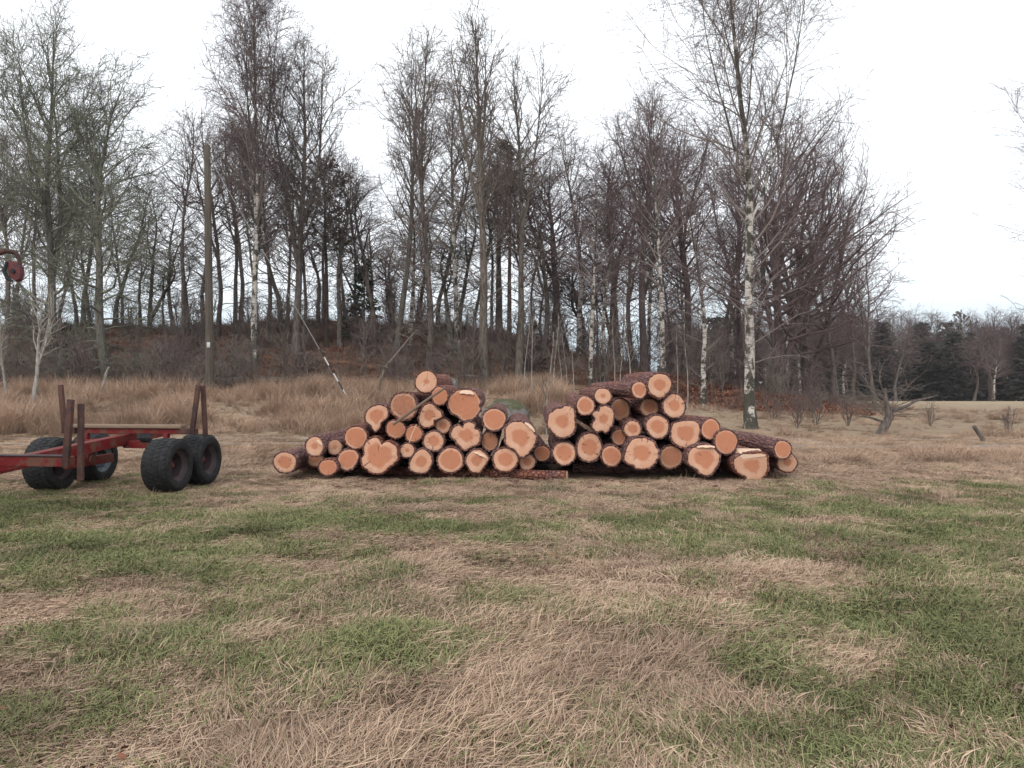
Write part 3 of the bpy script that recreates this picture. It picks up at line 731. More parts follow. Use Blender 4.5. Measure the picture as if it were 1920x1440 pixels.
def deadwood(name, label, pts, radii, mat, cat='branch', twigs=0, seed=1, group=None):
    base = Vector(pts[0]); mb = MB()
    loc = [Vector(p) - base for p in pts]
    mb.tube(loc, radii, 8)
    rg = random.Random(seed)
    for i in range(twigs):
        k_ = rg.randint(1, len(pts) - 1); d = perp(norm(tuple(loc[k_] - loc[k_ - 1])), rg)
        a_, b_, c_ = walk(tuple(loc[k_]), norm((d[0], d[1], abs(d[2]) * .5 + .1)), rg.uniform(.4, 1.2), 6, .15, 0, radii[k_] * .45 + .004, .004, rg)
        mb.tube(a_, b_, 5, cap=False)
    o = mb.build(name, mat, None, loc=base)
    return tag(o, label, cat, group)
def gp(px, D, up=0.0): v_ = at(px, D); v_.z += up; return v_
deadwood('fallen_branch', 'dead branch leaning diagonally in the undergrowth behind the stay wire', [gp(704, 32, -.1), pt(722, 690, 32), pt(745, 662, 32.3), pt(768, 634, 32.5), pt(782, 618, 32.6)], [.07, .06, .05, .04, .02], M['bark_aspen'], twigs=7, seed=2)
deadwood('fallen_log', 'dark fallen trunk lying flat in the grass beyond the utility pole', [gp(300, 37, .35), gp(380, 37, .38), gp(470, 37.2, .42), gp(560, 37.4, .35), gp(640, 37.6, .2)], [.09, .13, .15, .13, .07], M['bark_dark'], 'trunk', twigs=12, seed=3)
deadwood('fallen_log', 'thin pale broken trunk lying on the slope beside the leaning dead branch', [gp(742, 35.5, .75), gp(757, 35.4, .62), gp(777, 35.5, .5)], [.05, .055, .04], M['bark_pale'], 'trunk', seed=4)
deadwood('fallen_log', 'thin pale trunk lying level on the brown slope beside the stout grey aspen', [gp(855, 37, .55), gp(876, 37, .6), gp(900, 37.2, .55)], [.025, .035, .04], M['bark_pale'], 'trunk', seed=5)
deadwood('leaning_post', 'dark broken fence post leaning in the dry grass by the open field', [gp(1850, 19.5, -.15), pt(1842, 822, 19.5), pt(1826, 799, 19.5)], [.065, .06, .05], M['bark_dark'], 'post', seed=6)
deadwood('tree_stub', 'short leaning mossy stub of a broken young tree in the grass', [gp(186, 29, -.1), pt(193, 725, 29), pt(199, 700, 29), pt(204, 688, 29)], [.07, .06, .05, .035], M['bark_pale'], 'stub', seed=7)

def boulder(label, c, size, seed):
    n1, n2 = 26, 16; V = []
    for i in range(n2 + 1):
        ph = -PI / 2 + PI * i / n2
        for j in range(n1):
            th = 2 * PI * j / n1
            V.append((math.cos(ph) * math.cos(th), math.cos(ph) * math.sin(th), math.sin(ph)))
    V = np.array(V)
    d = 1 + .55 * (fbm(V[:, 0] * 1.3 + seed, V[:, 1] * 1.3 + V[:, 2] * 1.7, seed, 4) - .5)
    V = np.sign(V) * np.abs(V) ** .8 * d[:, None] * np.array(size)
    idx = np.arange((n2 + 1) * n1).reshape(n2 + 1, n1)
    a = idx[:-1]; b = idx[1:]
    Fq = np.stack([a, np.roll(a, -1, 1), np.roll(b, -1, 1), b], -1).reshape(-1, 4)
    o = link('boulder', mesh_np('boulder', V, [Fq], M['stone']), None, c)
    return tag(o, label, 'boulder')
k = NT('mossy_stone'); v = k.coord(); n1 = k.noise(v, 5, 6, .7); n2 = k.noise(v, 1.8, 4)
c = k.mix(k.rng(n1, .3, .7), (.10, .085, .082), (.30, .28, .265)); 
geo = k.n('ShaderNodeNewGeometry'); sp_ = k.n('ShaderNodeSeparateXYZ'); k.t.links.new(geo.outputs['Normal'], sp_.inputs[0])
ms = k.rng(k.math('ADD', k.math('MULTIPLY', sp_.outputs[2], .35), n2), .66, .78)
c = k.mix(ms, c, k.mix(n1, (.05, .052, .03), (.13, .125, .07))); k.base(c); k.bump(n1, .8, .08); k.rough(1)
M['stone'] = k.m
c0 = at(945, 23.6); c0.z += .20
boulder('low flat mossy boulder with pale lichen in the grass behind the log pile', c0, (.72, .5, .52), 4)
c0 = at(838, 33); c0.z += .25
boulder('rounded mossy boulder standing behind the topmost log at the knoll foot', c0, (.52, .45, .55), 9)

# ------------------------------------------------------------------ utility pole with stay
PD = 30.0
pb = at(394, PD)
pole = thing('utility_pole', 'weathered wooden utility pole without wires with a striped stay wire', 'pole', pb)
k = NT('pole_wood'); v = k.coord(); n1 = k.noise(k.mapp(v, (8, 8, .5)), 3, 5, .6)
k.base(k.mix(k.rng(n1, .3, .7), (.06, .05, .04), (.135, .112, .09))); k.bump(n1, .5, .01); k.rough(.95); M['pole'] = k.m
ph = CH + (HY - 272) / F * PD - pb.z
mb = MB(); mb.tube([(0, 0, -.3), (-.03, 0, ph * .3), (-.07, 0, ph * .65), (-.10, 0, ph - .03), (-.10, 0, ph)], [.16, .15, .135, .12, .10], 14); mb.build('pole', M['pole'], pole)
k = NT('white_enamel'); k.base((.52, .52, .50)); k.rough(.5); M['white'] = k.m
k = NT('black_plastic'); k.base((.02, .02, .022)); k.rough(.6); M['black'] = k.m
k = NT('steel_wire'); k.base((.28, .27, .26)); k.rough(.5); k.b.inputs['Metallic'].default_value = .6; M['wire'] = k.m
mb = MB(); mb.box((.0, -.165, CH + (HY - 647) / F * PD - pb.z), (.13, .02, .20), None, .008); mb.build('tag_plate', M['white'], pole)
anc = at(664, 26.5) - pb
top = Vector((-.10, 0, ph - .35))
g0 = anc + Vector((0, 0, -.1)); dirw = (top - anc)
def along(t): return anc + dirw * t
mb = MB(); mb.tube([g0, along(.25), along(.6), top], [.012] * 4, 6); mb.build('stay_wire', M['wire'], pole)
for i in range(7):
    t0 = .01 + i * .029
    mb = MB(); mb.tube([along(t0), along(t0 + .029)], [.021, .021], 8); mb.build('stay_guard', M['white'] if i % 2 else M['black'], pole)
mb = MB(); mb.tube([along(.6) + Vector((0, 0, 0)), along(.62)], [.05, .05], 8); mb.build('stay_insulator', M['black'], pole)

# ------------------------------------------------------------------ logs
def face_mat():
    k = NT('cut_wood'); v = k.coord(); rad = k.attr('rad'); hr = k.attr('heart'); tone = k.attr('dull'); cr = k.attr('crack'); ang = k.attr('ang')
    n1 = k.noise(v, 9, 4, .6); n2 = k.noise(v, 45, 4, .6); n3 = k.noise(v, 3.5, 3)
    r2 = k.math('ADD', rad, k.math('MULTIPLY', k.math('SUBTRACT', n3, .5), .34))
    hm = k.rng(r2, k.math('SUBTRACT', hr, .10), k.math('ADD', hr, .10), 1, 0, True)
    ring = k.math('SINE', k.math('MULTIPLY', k.math('ADD', rad, k.math('MULTIPLY', n1, .05)), 110.0))
    rg2 = k.rng(ring, -1, 1, 0, 1)
    sap = k.mix(rg2, (.61, .315, .20), (.68, .40, .27)); sap = k.mix(k.rng(n3, .5, .75, 0, .55), sap, (.74, .53, .40))
    hw = k.mix(rg2, (.49, .19, .105), (.565, .245, .14)); hw = k.mix(k.rng(n1, .5, .75, 0, .35), hw, (.60, .29, .175))
    c = k.mix(hm, sap, hw)
    c = k.mix(k.math('MULTIPLY', tone, k.rng(n1, .25, .7, .45, 1)), c, (.22, .12, .075))  # browns weathered faces; on logs set back it paints in their shade
    edge = k.rng(rad, .955, .985, 0, .8); c = k.mix(edge, c, (.20, .105, .075))
    crk = k.math('MULTIPLY', k.math('MULTIPLY', k.rng(k.noise(k.mapp(v, (14, 14, 14)), 1.2, 2, .5, 2.5), .47, .50, 0, 1), k.rng(k.noise(k.mapp(v, (14, 14, 14)), 1.2, 2, .5, 2.5), .50, .53, 1, 0)), cr)
    c = k.mix(crk, c, (.06, .03, .02))
    cx_ = k.n('ShaderNodeCombineXYZ'); k.set(cx_.inputs[0], k.math('MULTIPLY', ang, 26.0)); k.set(cx_.inputs[1], k.math('MULTIPLY', k.rand(), 50.0)); k.set(cx_.inputs[2], k.math('MULTIPLY', rad, 1.5))
    chk = k.math('MULTIPLY', k.rng(k.noise(cx_.outputs[0], 1.0, 2, .5), .66, .70, 0, .75), k.rng(rad, .12, .3, 0, 1))
    c = k.mix(chk, c, (.17, .075, .045))
    c = k.mix(k.rng(n2, .58, .72, 0, .4), c, (.30, .15, .09))
    stain = k.noise(k.mapp(v, (1, 1, 1), (3, 1, 7)), 6.5, 4, .65)
    c = k.mix(k.rng(stain, .58, .70, 0, .45), c, (.33, .17, .11))
    k.base(c); k.rough(.75)
    w = k.n('ShaderNodeTexWave'); k.t.links.new(k.mapp(v, (1, .2, .5)), w.inputs[0]); w.inputs['Scale'].default_value = 28; w.inputs['Distortion'].default_value = 1.5
    k.bump(k.math('ADD', k.math('MULTIPLY', w.outputs['Fac'], .35), k.math('ADD', n2, k.math('MULTIPLY', rg2, .25))), .35, .006)
    return k.m
M['cut'] = face_mat()
def logbark_mat():
    k = NT('pine_bark'); v = k.mapp(k.coord(), (1, .35, 1))
    vo = k.n('ShaderNodeTexVoronoi'); vo.feature = 'DISTANCE_TO_EDGE'; k.t.links.new(v, vo.inputs['Vector']); vo.inputs['Scale'].default_value = 16
    n1 = k.noise(v, 12, 5, .65); n2 = k.noise(v, 2.2, 3); rn = k.rand()
    plate = k.mix(k.rng(n1, .3, .7), (.14, .068, .062), (.29, .155, .138))
    red = k.mix(k.rng(n1, .3, .7), (.17, .06, .042), (.34, .145, .10))
    c = k.mix(k.rng(k.math('ADD', n2, k.math('MULTIPLY', k.math('SUBTRACT', rn, .5), .4)), .5, .68), plate, red)
    c = k.mix(k.rng(vo.outputs['Distance'], 0, .07, .6, 0), c, (.05, .027, .027))
    k.base(c); k.bump(k.math('ADD', k.rng(vo.outputs['Distance'], 0, .15), k.math('MULTIPLY', n1, .6)), 1.0, .03); k.rough(.85)
    return k.m
M['logbark'] = logbark_mat()

def smooth_outline(P, n=56):
    P = np.array(P, float); m = len(P)
    if m < 30:   # closed Catmull-Rom
        out = []
        for i in range(m):
            p0, p1, p2, p3 = P[i - 1], P[i], P[(i + 1) % m], P[(i + 2) % m]
            for t in np.arange(0, 1, .125):
                out.append(.5 * ((2 * p1) + (-p0 + p2) * t + (2 * p0 - 5 * p1 + 4 * p2 - p3) * t * t + (-p0 + 3 * p1 - 3 * p2 + p3) * t ** 3))
        P = np.array(out)
    Q = np.vstack([P, P[:1]]); s_ = np.concatenate([[0], np.cumsum(np.linalg.norm(np.diff(Q, axis=0), axis=1))])
    u = np.linspace(0, s_[-1], n, endpoint=False)
    return np.stack([np.interp(u, s_, Q[:, 0]), np.interp(u, s_, Q[:, 1])], -1)

def make_log(i, zoom, spec, label, D=12.2, L=3.4, heart=.55, dull=0.0, crack=0.0, yaw=0.0, pitch=0.0, tilt=0.0, taper=.86, group=None, slab=None):
    rs = np.random.RandomState(100 + i)
    sc, ox, oy = zoom
    if isinstance(spec[0], (int, float)):
        cx, cy, rx, ry = spec
        th = np.arange(64) / 64 * 2 * np.pi
        w = 1 + .025 * np.cos(2 * th + rs.rand() * 6) + .02 * np.cos(3 * th + rs.rand() * 6) + .014 * np.cos(5 * th + rs.rand() * 6)
        P = np.stack([cx + rx * w * np.cos(th), cy + ry * w * np.sin(th)], -1)
    else:
        P = np.array(spec, float); cx, cy = None, None
    P = P / sc + np.array([ox, oy])
    P = smooth_outline(P)
    c2 = P.mean(0) if cx is None else np.array([cx / sc + ox, cy / sc + oy])
    if cx is None:   # area centroid
        x, y = P[:, 0], P[:, 1]; x2, y2 = np.roll(x, -1), np.roll(y, -1); cr_ = x * y2 - x2 * y; A_ = cr_.sum() / 2
        c2 = np.array([((x + x2) * cr_).sum(), ((y + y2) * cr_).sum()]) / (6 * A_)
    hf = (fbm(np.arange(len(P)) * .55 + i * 13, np.zeros(len(P)) + i, 17, 2) - .5) * (.16 if cx is None else .05)
    hf = np.where(hf > .02, .02, hf); w_end = np.minimum(np.arange(len(P)), len(P) - np.arange(len(P))) / 4.0
    P = c2 + (P - c2) * (1 + hf * np.clip(w_end, 0, 1))[:, None]
    m = D / F
    O = np.stack([(P[:, 0] - c2[0]) * m, -(P[:, 1] - c2[1]) * m], -1)     # outline in x,z around the centre
    if (np.roll(O[:, 1], -1) * O[:, 0] - O[:, 1] * np.roll(O[:, 0], -1)).sum() < 0: O = O[::-1]
    n = len(O); r0 = np.sqrt((O ** 2).sum(1)).mean()
    centre = pt(c2[0], c2[1], D)
    t = thing('log', label, 'log', centre, 0, group or None)
    t.rotation_euler = (math.radians(pitch), 0, math.radians(yaw))
    # faces
    thc = np.arctan2(O[:, 1], O[:, 0]); circ = np.stack([np.cos(thc), np.sin(thc)], -1) * r0
    def face(sc_, y0, sgn, name):
        K = 9; V = [(0, y0, 0)]; rad = [0.0]; an = [0.0]
        dx, dz = rs.uniform(-.05, .05) + math.tan(math.radians(tilt)), rs.uniform(-.05, .05)
        for kk in range(1, K + 1):
            q = kk / K; s_ = q ** .6
            ring = (O * s_ + circ * (1 - s_)) * q * sc_
            for j in range(n):
                yy = y0 + sgn * (ring[j, 0] * dx + ring[j, 1] * dz) + (rs.rand() - .5) * .003 + (.008 * sgn if kk == K else 0)
                V.append((ring[j, 0], yy, ring[j, 1])); rad.append(q); an.append(j / n)
        f3 = [(0, 1 + j, 1 + (j + 1) % n) for j in range(n)]
        f4 = [(1 + (kk - 1) * n + j, 1 + kk * n + j, 1 + kk * n + (j + 1) % n, 1 + (kk - 1) * n + (j + 1) % n) for kk in range(1, K) for j in range(n)]
        if sgn < 0: f3 = [f[::-1] for f in f3]; f4 = [f[::-1] for f in f4]
        N = len(V)
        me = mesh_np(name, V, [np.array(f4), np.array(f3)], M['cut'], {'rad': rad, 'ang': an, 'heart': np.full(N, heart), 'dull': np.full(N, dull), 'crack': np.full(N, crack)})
        return link(name, me, t), dx, dz
    f, dx, dz = face(1.0, 0.0, 1, 'cut_face')
    # bark sleeve
    th_b = .010 + .010 * rs.rand() + .03 * r0
    rows = [(.0, .955, 0), (-.002, 1.0, .6), (.004, 1.0, 1.0)] + [(y, 1.0, 1.0) for y in np.linspace(.12, L, 16)] + [(L + .004, .97, .5)]
    V = []; nn = O / (np.sqrt((O ** 2).sum(1))[:, None])
    bx, bz = rs.uniform(-.05, .05), rs.uniform(-.03, .03)
    for ri, (y, s_, bt) in enumerate(rows):
        u = min(max(y / L, 0), 1); tp = 1 - (1 - taper) * u
        bl = sst(u / .35)
        ring = (O * (1 - bl) + circ * bl * .97) * s_ * tp + nn * th_b * bt
        nse = .012 * (fbm(np.arange(n) * .9 + i * 7, np.full(n, y * 5.0), 5, 3) - .5) * 2 * (1 if ri > 1 else .4)
        ring = ring + nn * nse[:, None]
        off = np.array([bx, bz]) * math.sin(PI * u)
        yy = y + (ring[:, 0] * dx + ring[:, 1] * dz) * (1 - u)
        V += [(ring[j, 0] + off[0], yy[j] + .002, ring[j, 1] + off[1]) for j in range(n)]
    Rn = len(rows)
    f4 = [(a * n + j, a * n + (j + 1) % n, (a + 1) * n + (j + 1) % n, (a + 1) * n + j) for a in range(Rn - 1) for j in range(n)]
    f4 = [q[::-1] for q in f4]
    me = mesh_np('bark', V, [np.array(f4)], M['logbark']); link('bark', me, t)
    face(taper * .97, L + .006, -1, 'cut_face')
    if slab:   # step left by the saw: a lens sloping up from the cut, sky light put into its paler colour
        sx, sz, w_, h_, rot_ = slab
        mbs = MB(); aa = np.linspace(0, PI, 11); ca, sa = math.cos(rot_), math.sin(rot_)
        def q2(x, y, z): return (sx + x * ca - z * sa, y, sz + x * sa + z * ca)
        ch = [q2(w_ * math.cos(q), -.006 - .030 * math.sin(q) ** .7 + .006 * math.sin(q * 9 + i), .006 * math.sin(q * 7)) for q in aa]
        ar = [q2(w_ * math.cos(q), -.004, h_ * math.sin(q)) for q in aa]
        lo = [q2(w_ * math.cos(q) * .98, .01, -.012 * math.sin(q)) for q in aa]
        m_ = len(aa)
        mbs._add(ch + ar + lo, [(j, j + 1, m_ + j + 1, m_ + j) for j in range(m_ - 1)] + [(j + 1, j, 2 * m_ + j, 2 * m_ + j + 1) for j in range(m_ - 1)])
        mbs.build('splinter', M['splint'], t)
    return t
k = NT('splinter_and_lit_step'); v = k.coord(); k.base(k.mix(k.noise(k.mapp(v, (6, 6, 40)), 3, 4), (.62, .40, .27), (.74, .56, .43))); k.rough(.7); M['splint'] = k.m  # splinter wood; its pale tone also stands for sky light on saw steps

Z1 = (3.692, 490, 680); Z2 = (3.556, 980, 680)
A = 'in the pile beside the trailer'; B = 'in the pile beside the large birch'
LOGS = [
 (Z1, (162, 690, 81, 71), 'outermost low log with torn bark, lying apart at the trailer end of the pile', dict(D=12.0, heart=.6)),
 (Z1, (368, 580, 64, 66), 'round pale-rimmed log with chipped white edge resting on a recessed log near the trailer', dict(D=12.1, heart=.35, slab=(.075, .05, .06, .035, -.8))),
 (Z1, (372, 668, 62, 52), 'shaded log set back under the pale chipped log near the trailer', dict(D=12.75, dull=.35)),  # the shade it lies in is put into the face colour
 (Z1, (508, 585, 50, 52), 'small rough grey-brown log end wedged between two bigger logs near the trailer', dict(D=12.3, dull=.35, crack=.6, heart=.3)),
 (Z1, (654, 518, 77, 79), 'plain round orange log above the two smallest bottom logs ' + A, dict(heart=.85, D=12.15)),
 (Z1, (460, 725, 62, 56), 'small round plain log at the bottom beside the recessed shaded log', dict(heart=.9, D=12.05)),
 (Z1, [(530, 660), (545, 625), (580, 603), (630, 600), (670, 625), (672, 660), (655, 700), (630, 735), (590, 747), (550, 735), (530, 700)], 'slightly egg-shaped bottom log touching the heart-shaped log ' + A, dict(heart=.8)),
 (Z1, [(705, 600), (715, 560), (750, 525), (795, 517), (822, 540), (832, 572), (850, 550), (890, 545), (925, 565), (945, 610), (947, 660), (915, 705), (880, 725), (850, 762), (800, 770), (740, 755), (700, 715), (690, 665), (712, 635)], 'big heart-shaped log with brown heartwood in the bottom row', dict(heart=.68, D=12.1)),
 (Z1, [(718, 370), (740, 325), (790, 295), (835, 292), (870, 315), (878, 360), (865, 385), (830, 415), (815, 455), (785, 475), (755, 440), (725, 410)], 'pointed wedge-shaped log above the heart-shaped log ' + A, dict(heart=.6)),
 (Z1, (985, 300, 95, 92), 'large cracked brown log with dark split centre under the topmost log', dict(dull=.45, crack=1.0, heart=.8)),
 (Z1, (1142, 133, 75, 78), 'topmost log crowning the pile beside the trailer, plain pale orange end', dict(heart=.25, D=12.3)),
 (Z1, (1235, 230, 57, 61), 'small log under the topmost one with the end of a stick lying across it', dict(heart=.9, D=12.2)),
 (Z1, [(1300, 240), (1340, 200), (1395, 185), (1450, 188), (1500, 215), (1518, 270), (1505, 300), (1520, 325), (1490, 370), (1440, 400), (1390, 400), (1370, 375), (1330, 355), (1300, 325), (1288, 280)], 'biggest scalloped log with a torn pale flap on its upper edge', dict(heart=.9, crack=.3, slab=(.03, .165, .12, .06, -.1))),
 (Z1, (930, 460, 67, 63), 'round log with dark specks on which the foot of the stick rests', dict(heart=.85, dull=.15, D=12.25)),
 (Z1, (1055, 492, 56, 58), 'small round log with a thin pale splinter hanging over its end', dict(heart=.9)),
 (Z1, (1010, 608, 49, 50), 'smallest round log, between the heart-shaped log and a wedge-shaped bottom log', dict(heart=.3)),
 (Z1, [(1090, 385), (1110, 320), (1150, 283), (1190, 290), (1215, 320), (1250, 345), (1245, 380), (1195, 400), (1190, 430), (1150, 452), (1110, 435), (1095, 410)], 'knobbly lopsided log with pale rim beneath the stick-crossed small log', dict(heart=.5, D=12.2)),
 (Z1, (1258, 437, 54, 52), 'short oval log with its bark showing, tucked between knobbly and clover-shaped logs', dict(heart=.5, D=12.35)),
 (Z1, (1193, 543, 69, 69), 'round log with whitish rim and red centre beside the clover-shaped log', dict(heart=.55)),
 (Z1, [(1310, 490), (1330, 450), (1370, 432), (1395, 452), (1403, 420), (1440, 408), (1480, 425), (1478, 455), (1508, 470), (1518, 520), (1500, 565), (1450, 585), (1410, 605), (1375, 580), (1345, 540), (1315, 520)], 'clover-shaped log with three lobes and deep bark notches', dict(heart=.5)),
 (Z1, (1580, 545, 57, 62), 'dull brown weathered small log beside the clover-shaped log', dict(dull=.55, heart=.85, D=12.35)),
 (Z1, (1612, 393, 79, 78), 'round log with dark rim specks resting next to the biggest scalloped log', dict(heart=.85)),
 (Z1, [(1690, 520), (1690, 460), (1715, 420), (1770, 405), (1830, 415), (1880, 455), (1905, 520), (1895, 570), (1870, 610), (1820, 655), (1780, 645), (1758, 605), (1720, 590), (1690, 560)], 'large lobed log with bright torn upper edge, facing the gap between the piles', dict(heart=.52, D=12.05, slab=(.14, .16, .11, .045, -.75))),
 (Z1, [(1025, 720), (1045, 650), (1110, 598), (1160, 625), (1182, 665), (1175, 710), (1140, 760), (1085, 765), (1040, 745)], 'wedge-shaped bottom log between the smallest log and a big round one', dict(heart=.5)),
 (Z1, (1309, 675, 87, 88), 'large evenly round bottom log with broad orange centre ' + A, dict(heart=.78)),
 (Z1, [(1415, 670), (1440, 620), (1490, 603), (1540, 615), (1575, 660), (1560, 690), (1525, 745), (1490, 768), (1445, 745), (1420, 705)], 'bottom log tapering downward with a bright slanting cut edge', dict(heart=.5, slab=(.055, .085, .11, .04, -.45))),
 (Z1, (1690, 671, 85, 83), 'large round bottom log with pale rim under the large lobed log', dict(heart=.6)),
 (Z1, (1840, 688, 57, 56), 'small log squeezed under the large lobed log on the bearer', dict(heart=.5, D=12.3)),
 (Z2, (130, 605, 53, 52), 'small plain log lying in the gap where the two piles meet', dict(heart=.85, D=12.5)),
 (Z2, (277, 605, 78, 76), 'round bottom log with pale rim at the end of the birch-side pile near the gap', dict(heart=.68)),
 (Z2, [(165, 400), (175, 345), (215, 310), (265, 300), (280, 285), (325, 290), (345, 330), (350, 400), (345, 450), (310, 490), (260, 503), (215, 485), (190, 450), (170, 430)], 'large lumpy log with flat side and orange centre above the gap between the piles', dict(heart=.45, D=12.05)),
 (Z2, (418, 287, 61, 63), 'round log with broad red-orange heartwood and pale rim, high next to the lumpy log', dict(heart=.72)),
 (Z2, (535, 222, 57, 52), 'small log with a pale diagonal streak across its end', dict(heart=.3, D=12.2)),
 (Z2, [(465, 410), (485, 375), (465, 345), (480, 320), (510, 320), (520, 288), (570, 290), (605, 325), (608, 380), (590, 430), (560, 467), (530, 455), (495, 460), (465, 435)], 'jagged puzzle-shaped log with torn notches on one side', dict(heart=.4, D=12.1, crack=.3)),
 (Z2, (650, 312, 66, 74), 'dark shaded log set far back between the jagged log and a tilted one', dict(dull=.5, heart=.7, D=12.9)),  # shade of its recess painted into the face by the dull value
 (Z2, (778, 182, 55, 55), 'log lying askew with a long stretch of bark showing beside the top log', dict(heart=.72, yaw=11, D=12.1, L=2.4)),
 (Z2, [(835, 150), (850, 100), (900, 72), (950, 75), (985, 115), (993, 150), (965, 205), (920, 235), (870, 215), (840, 185)], 'topmost log of the birch-side pile with egg-shaped pale end', dict(heart=.5, D=12.15)),
 (Z2, (845, 298, 62, 60), 'pale-rimmed chipped log set slightly back under the askew log', dict(heart=.6, D=12.5, dull=.12)),
 (Z2, (1010, 288, 75, 80), 'round log with wide pale rim directly beneath the egg-shaped topmost log', dict(heart=.48)),
 (Z2, (445, 565, 86, 93), 'large round bottom log with thick pale rim and rosy centre beside the knotted log', dict(heart=.6)),
 (Z2, (592, 622, 66, 68), 'round bottom log with dark knots near its edge', dict(heart=.8, crack=.2)),
 (Z2, (642, 497, 46, 53), 'small dark-sided log recessed above the knotted bottom log', dict(heart=.8, dull=.2, D=12.4)),
 (Z2, (733, 443, 56, 57), 'small round log with pale rim and pinkish centre above the biggest bottom log', dict(heart=.55)),
 (Z2, (900, 428, 76, 76), 'round log with sharp round orange heart in the middle of its pile', dict(heart=.6)),
 (Z2, [(675, 640), (695, 570), (720, 520), (790, 497), (860, 515), (900, 570), (907, 620), (890, 660), (860, 690), (820, 710), (760, 705), (740, 685), (690, 670)], 'biggest rounded triangular bottom log ' + B, dict(heart=.5, D=12.05)),
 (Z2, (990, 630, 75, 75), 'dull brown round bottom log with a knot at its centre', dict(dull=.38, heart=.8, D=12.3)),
 (Z2, [(990, 440), (1010, 400), (1070, 385), (1150, 390), (1180, 420), (1180, 480), (1165, 540), (1120, 570), (1060, 560), (1005, 530), (988, 490)], 'squarish log with round orange heart ' + B, dict(heart=.55)),
 (Z2, (1253, 443, 65, 68), 'plain round log next to the squarish log with purple bark showing above', dict(heart=.85, D=12.25, yaw=5)),
 (Z2, (1357, 528, 76, 80), 'round log with two dark specks resting between the flattened oval log and a sawn-off one', dict(heart=.9, D=12.15)),
 (Z2, [(1098, 620), (1130, 570), (1190, 550), (1270, 560), (1315, 610), (1320, 660), (1290, 715), (1240, 752), (1190, 740), (1150, 705), (1110, 680)], 'wide flattened oval bottom log with big orange heart ' + B, dict(heart=.6, D=12.0, slab=(.02, .185, .15, .035, 0))),
 (Z2, [(1405, 680), (1410, 635), (1450, 618), (1530, 608), (1615, 605), (1640, 650), (1635, 710), (1605, 765), (1545, 795), (1500, 780), (1480, 755), (1430, 730)], 'big dull log with its top sawn off showing a bright wood wedge', dict(heart=.45, dull=.2, D=11.95)),
 (Z2, (1735, 580, 60, 61), 'long red-barked log end lying on another at the birch end of the pile', dict(heart=.85, D=12.1, yaw=6, L=3.6)),
 (Z2, (1765, 665, 64, 68), 'outermost low log under the red-barked one at the birch end of the pile', dict(heart=.4, D=12.3)),
]
for i, (zm, sp_, lab, kw) in enumerate(LOGS):
    kw = dict(kw)
    kw['D'] = kw.get('D', 12.2) + R.uniform(-.05, .05)
    kw.setdefault('L', R.uniform(3.1, 3.6)); kw.setdefault('yaw', R.uniform(-1.2, 1.2)); kw.setdefault('taper', R.uniform(.82, .9)); kw.setdefault('pitch', R.uniform(-.5, .5))
    t = make_log(i, zm, sp_, lab, **kw)
    if 'sawn off' in lab:   # bright wedge of wood above the cut
        mb = MB(); w_ = .23; 
        Vv = [(-.22, -.01, .10), (.20, -.01, .15), (.21, -.01, .17), (-.17, -.01, .185), (-.24, .30, .14), (.22, .30, .19), (.21, .30, .24), (-.17, .30, .25)]
        mb._add(Vv, [(0, 1, 2, 3), (3, 2, 6, 7), (0, 3, 7, 4), (1, 5, 6, 2), (4, 7, 6, 5), (0, 4, 5, 1)]); mb.build('splinter', M['splint'], t, angle=20)

# bearer logs under the piles, a stick and a splinter
def bearer(label, a, b, r, seed):
    a = Vector(a); b = Vector(b); d = (b - a); n = 10; mb = MB()
    rs = random.Random(seed)
    mb.tube([d * (j / n) + Vector((0, rs.uniform(-.01, .01), rs.uniform(-.008, .008))) for j in range(n + 1)], [r * rs.uniform(.92, 1.06) for j in range(n + 1)], 14)
    t = thing('bearer_log', label, 'log', a, 0, None); mb.build('bark', M['logbark'], t)
    ends = MB(); u = d.normalized()
    ends.tube([u * -.006, u * .01], [r * .9, r * .9], 14); ends.build('cut_face', M['splint'], t)
    ends = MB(); ends.tube([d - u * .01, d + u * .006], [r * .86, r * .86], 14); ends.build('cut_face', M['splint'], t)
    return t
g = lambda px, D, r: Vector(((px - CX) / F * D, D, hz((px - CX) / F * D, D) + r - .015))
bearer('red-brown bearer log lying crosswise under the pile, its end in the gap between piles', g(565, 13.3, .085), g(1063, 12.12, .085), .085, 1)
bearer('thin dark bearer log hidden under the back of the pile beside the trailer', g(600, 14.6, .08), g(1040, 14.6, .08), .08, 2)
bearer('dark bearer log lying crosswise beneath the pile beside the large birch', g(1075, 13.2, .085), g(1450, 13.0, .085), .085, 3)
bearer('thin dark bearer log hidden under the back of the pile beside the large birch', g(1040, 14.6, .08), g(1400, 14.6, .08), .08, 4)
k = NT('stick_bark'); v = k.coord(); k.base(k.mix(k.noise(v, 20, 4), (.12, .08, .06), (.26, .185, .14))); k.rough(.9); M['stick'] = k.m
p0 = pt(737, 796, 12.0); p1 = pt(835, 727, 11.98)
deadwood('stick', 'long bare stick leaning diagonally across the log ends below the topmost log', [p0, p0.lerp(p1, .35) + Vector((.005, 0, .012)), p0.lerp(p1, .7) + Vector((0, 0, .012)), p1], [.022, .023, .021, .017], M['stick'], 'stick')
p0 = pt(767, 830, 12.0); p1 = pt(781, 796, 12.0)
deadwood('wood_splinter', 'thin pale splinter hanging down over a small log end', [p0, p0.lerp(p1, .5) + Vector((-.01, 0, 0)), p1], [.005, .008, .006], M['splint'], 'splinter')
rgw = random.Random(77)
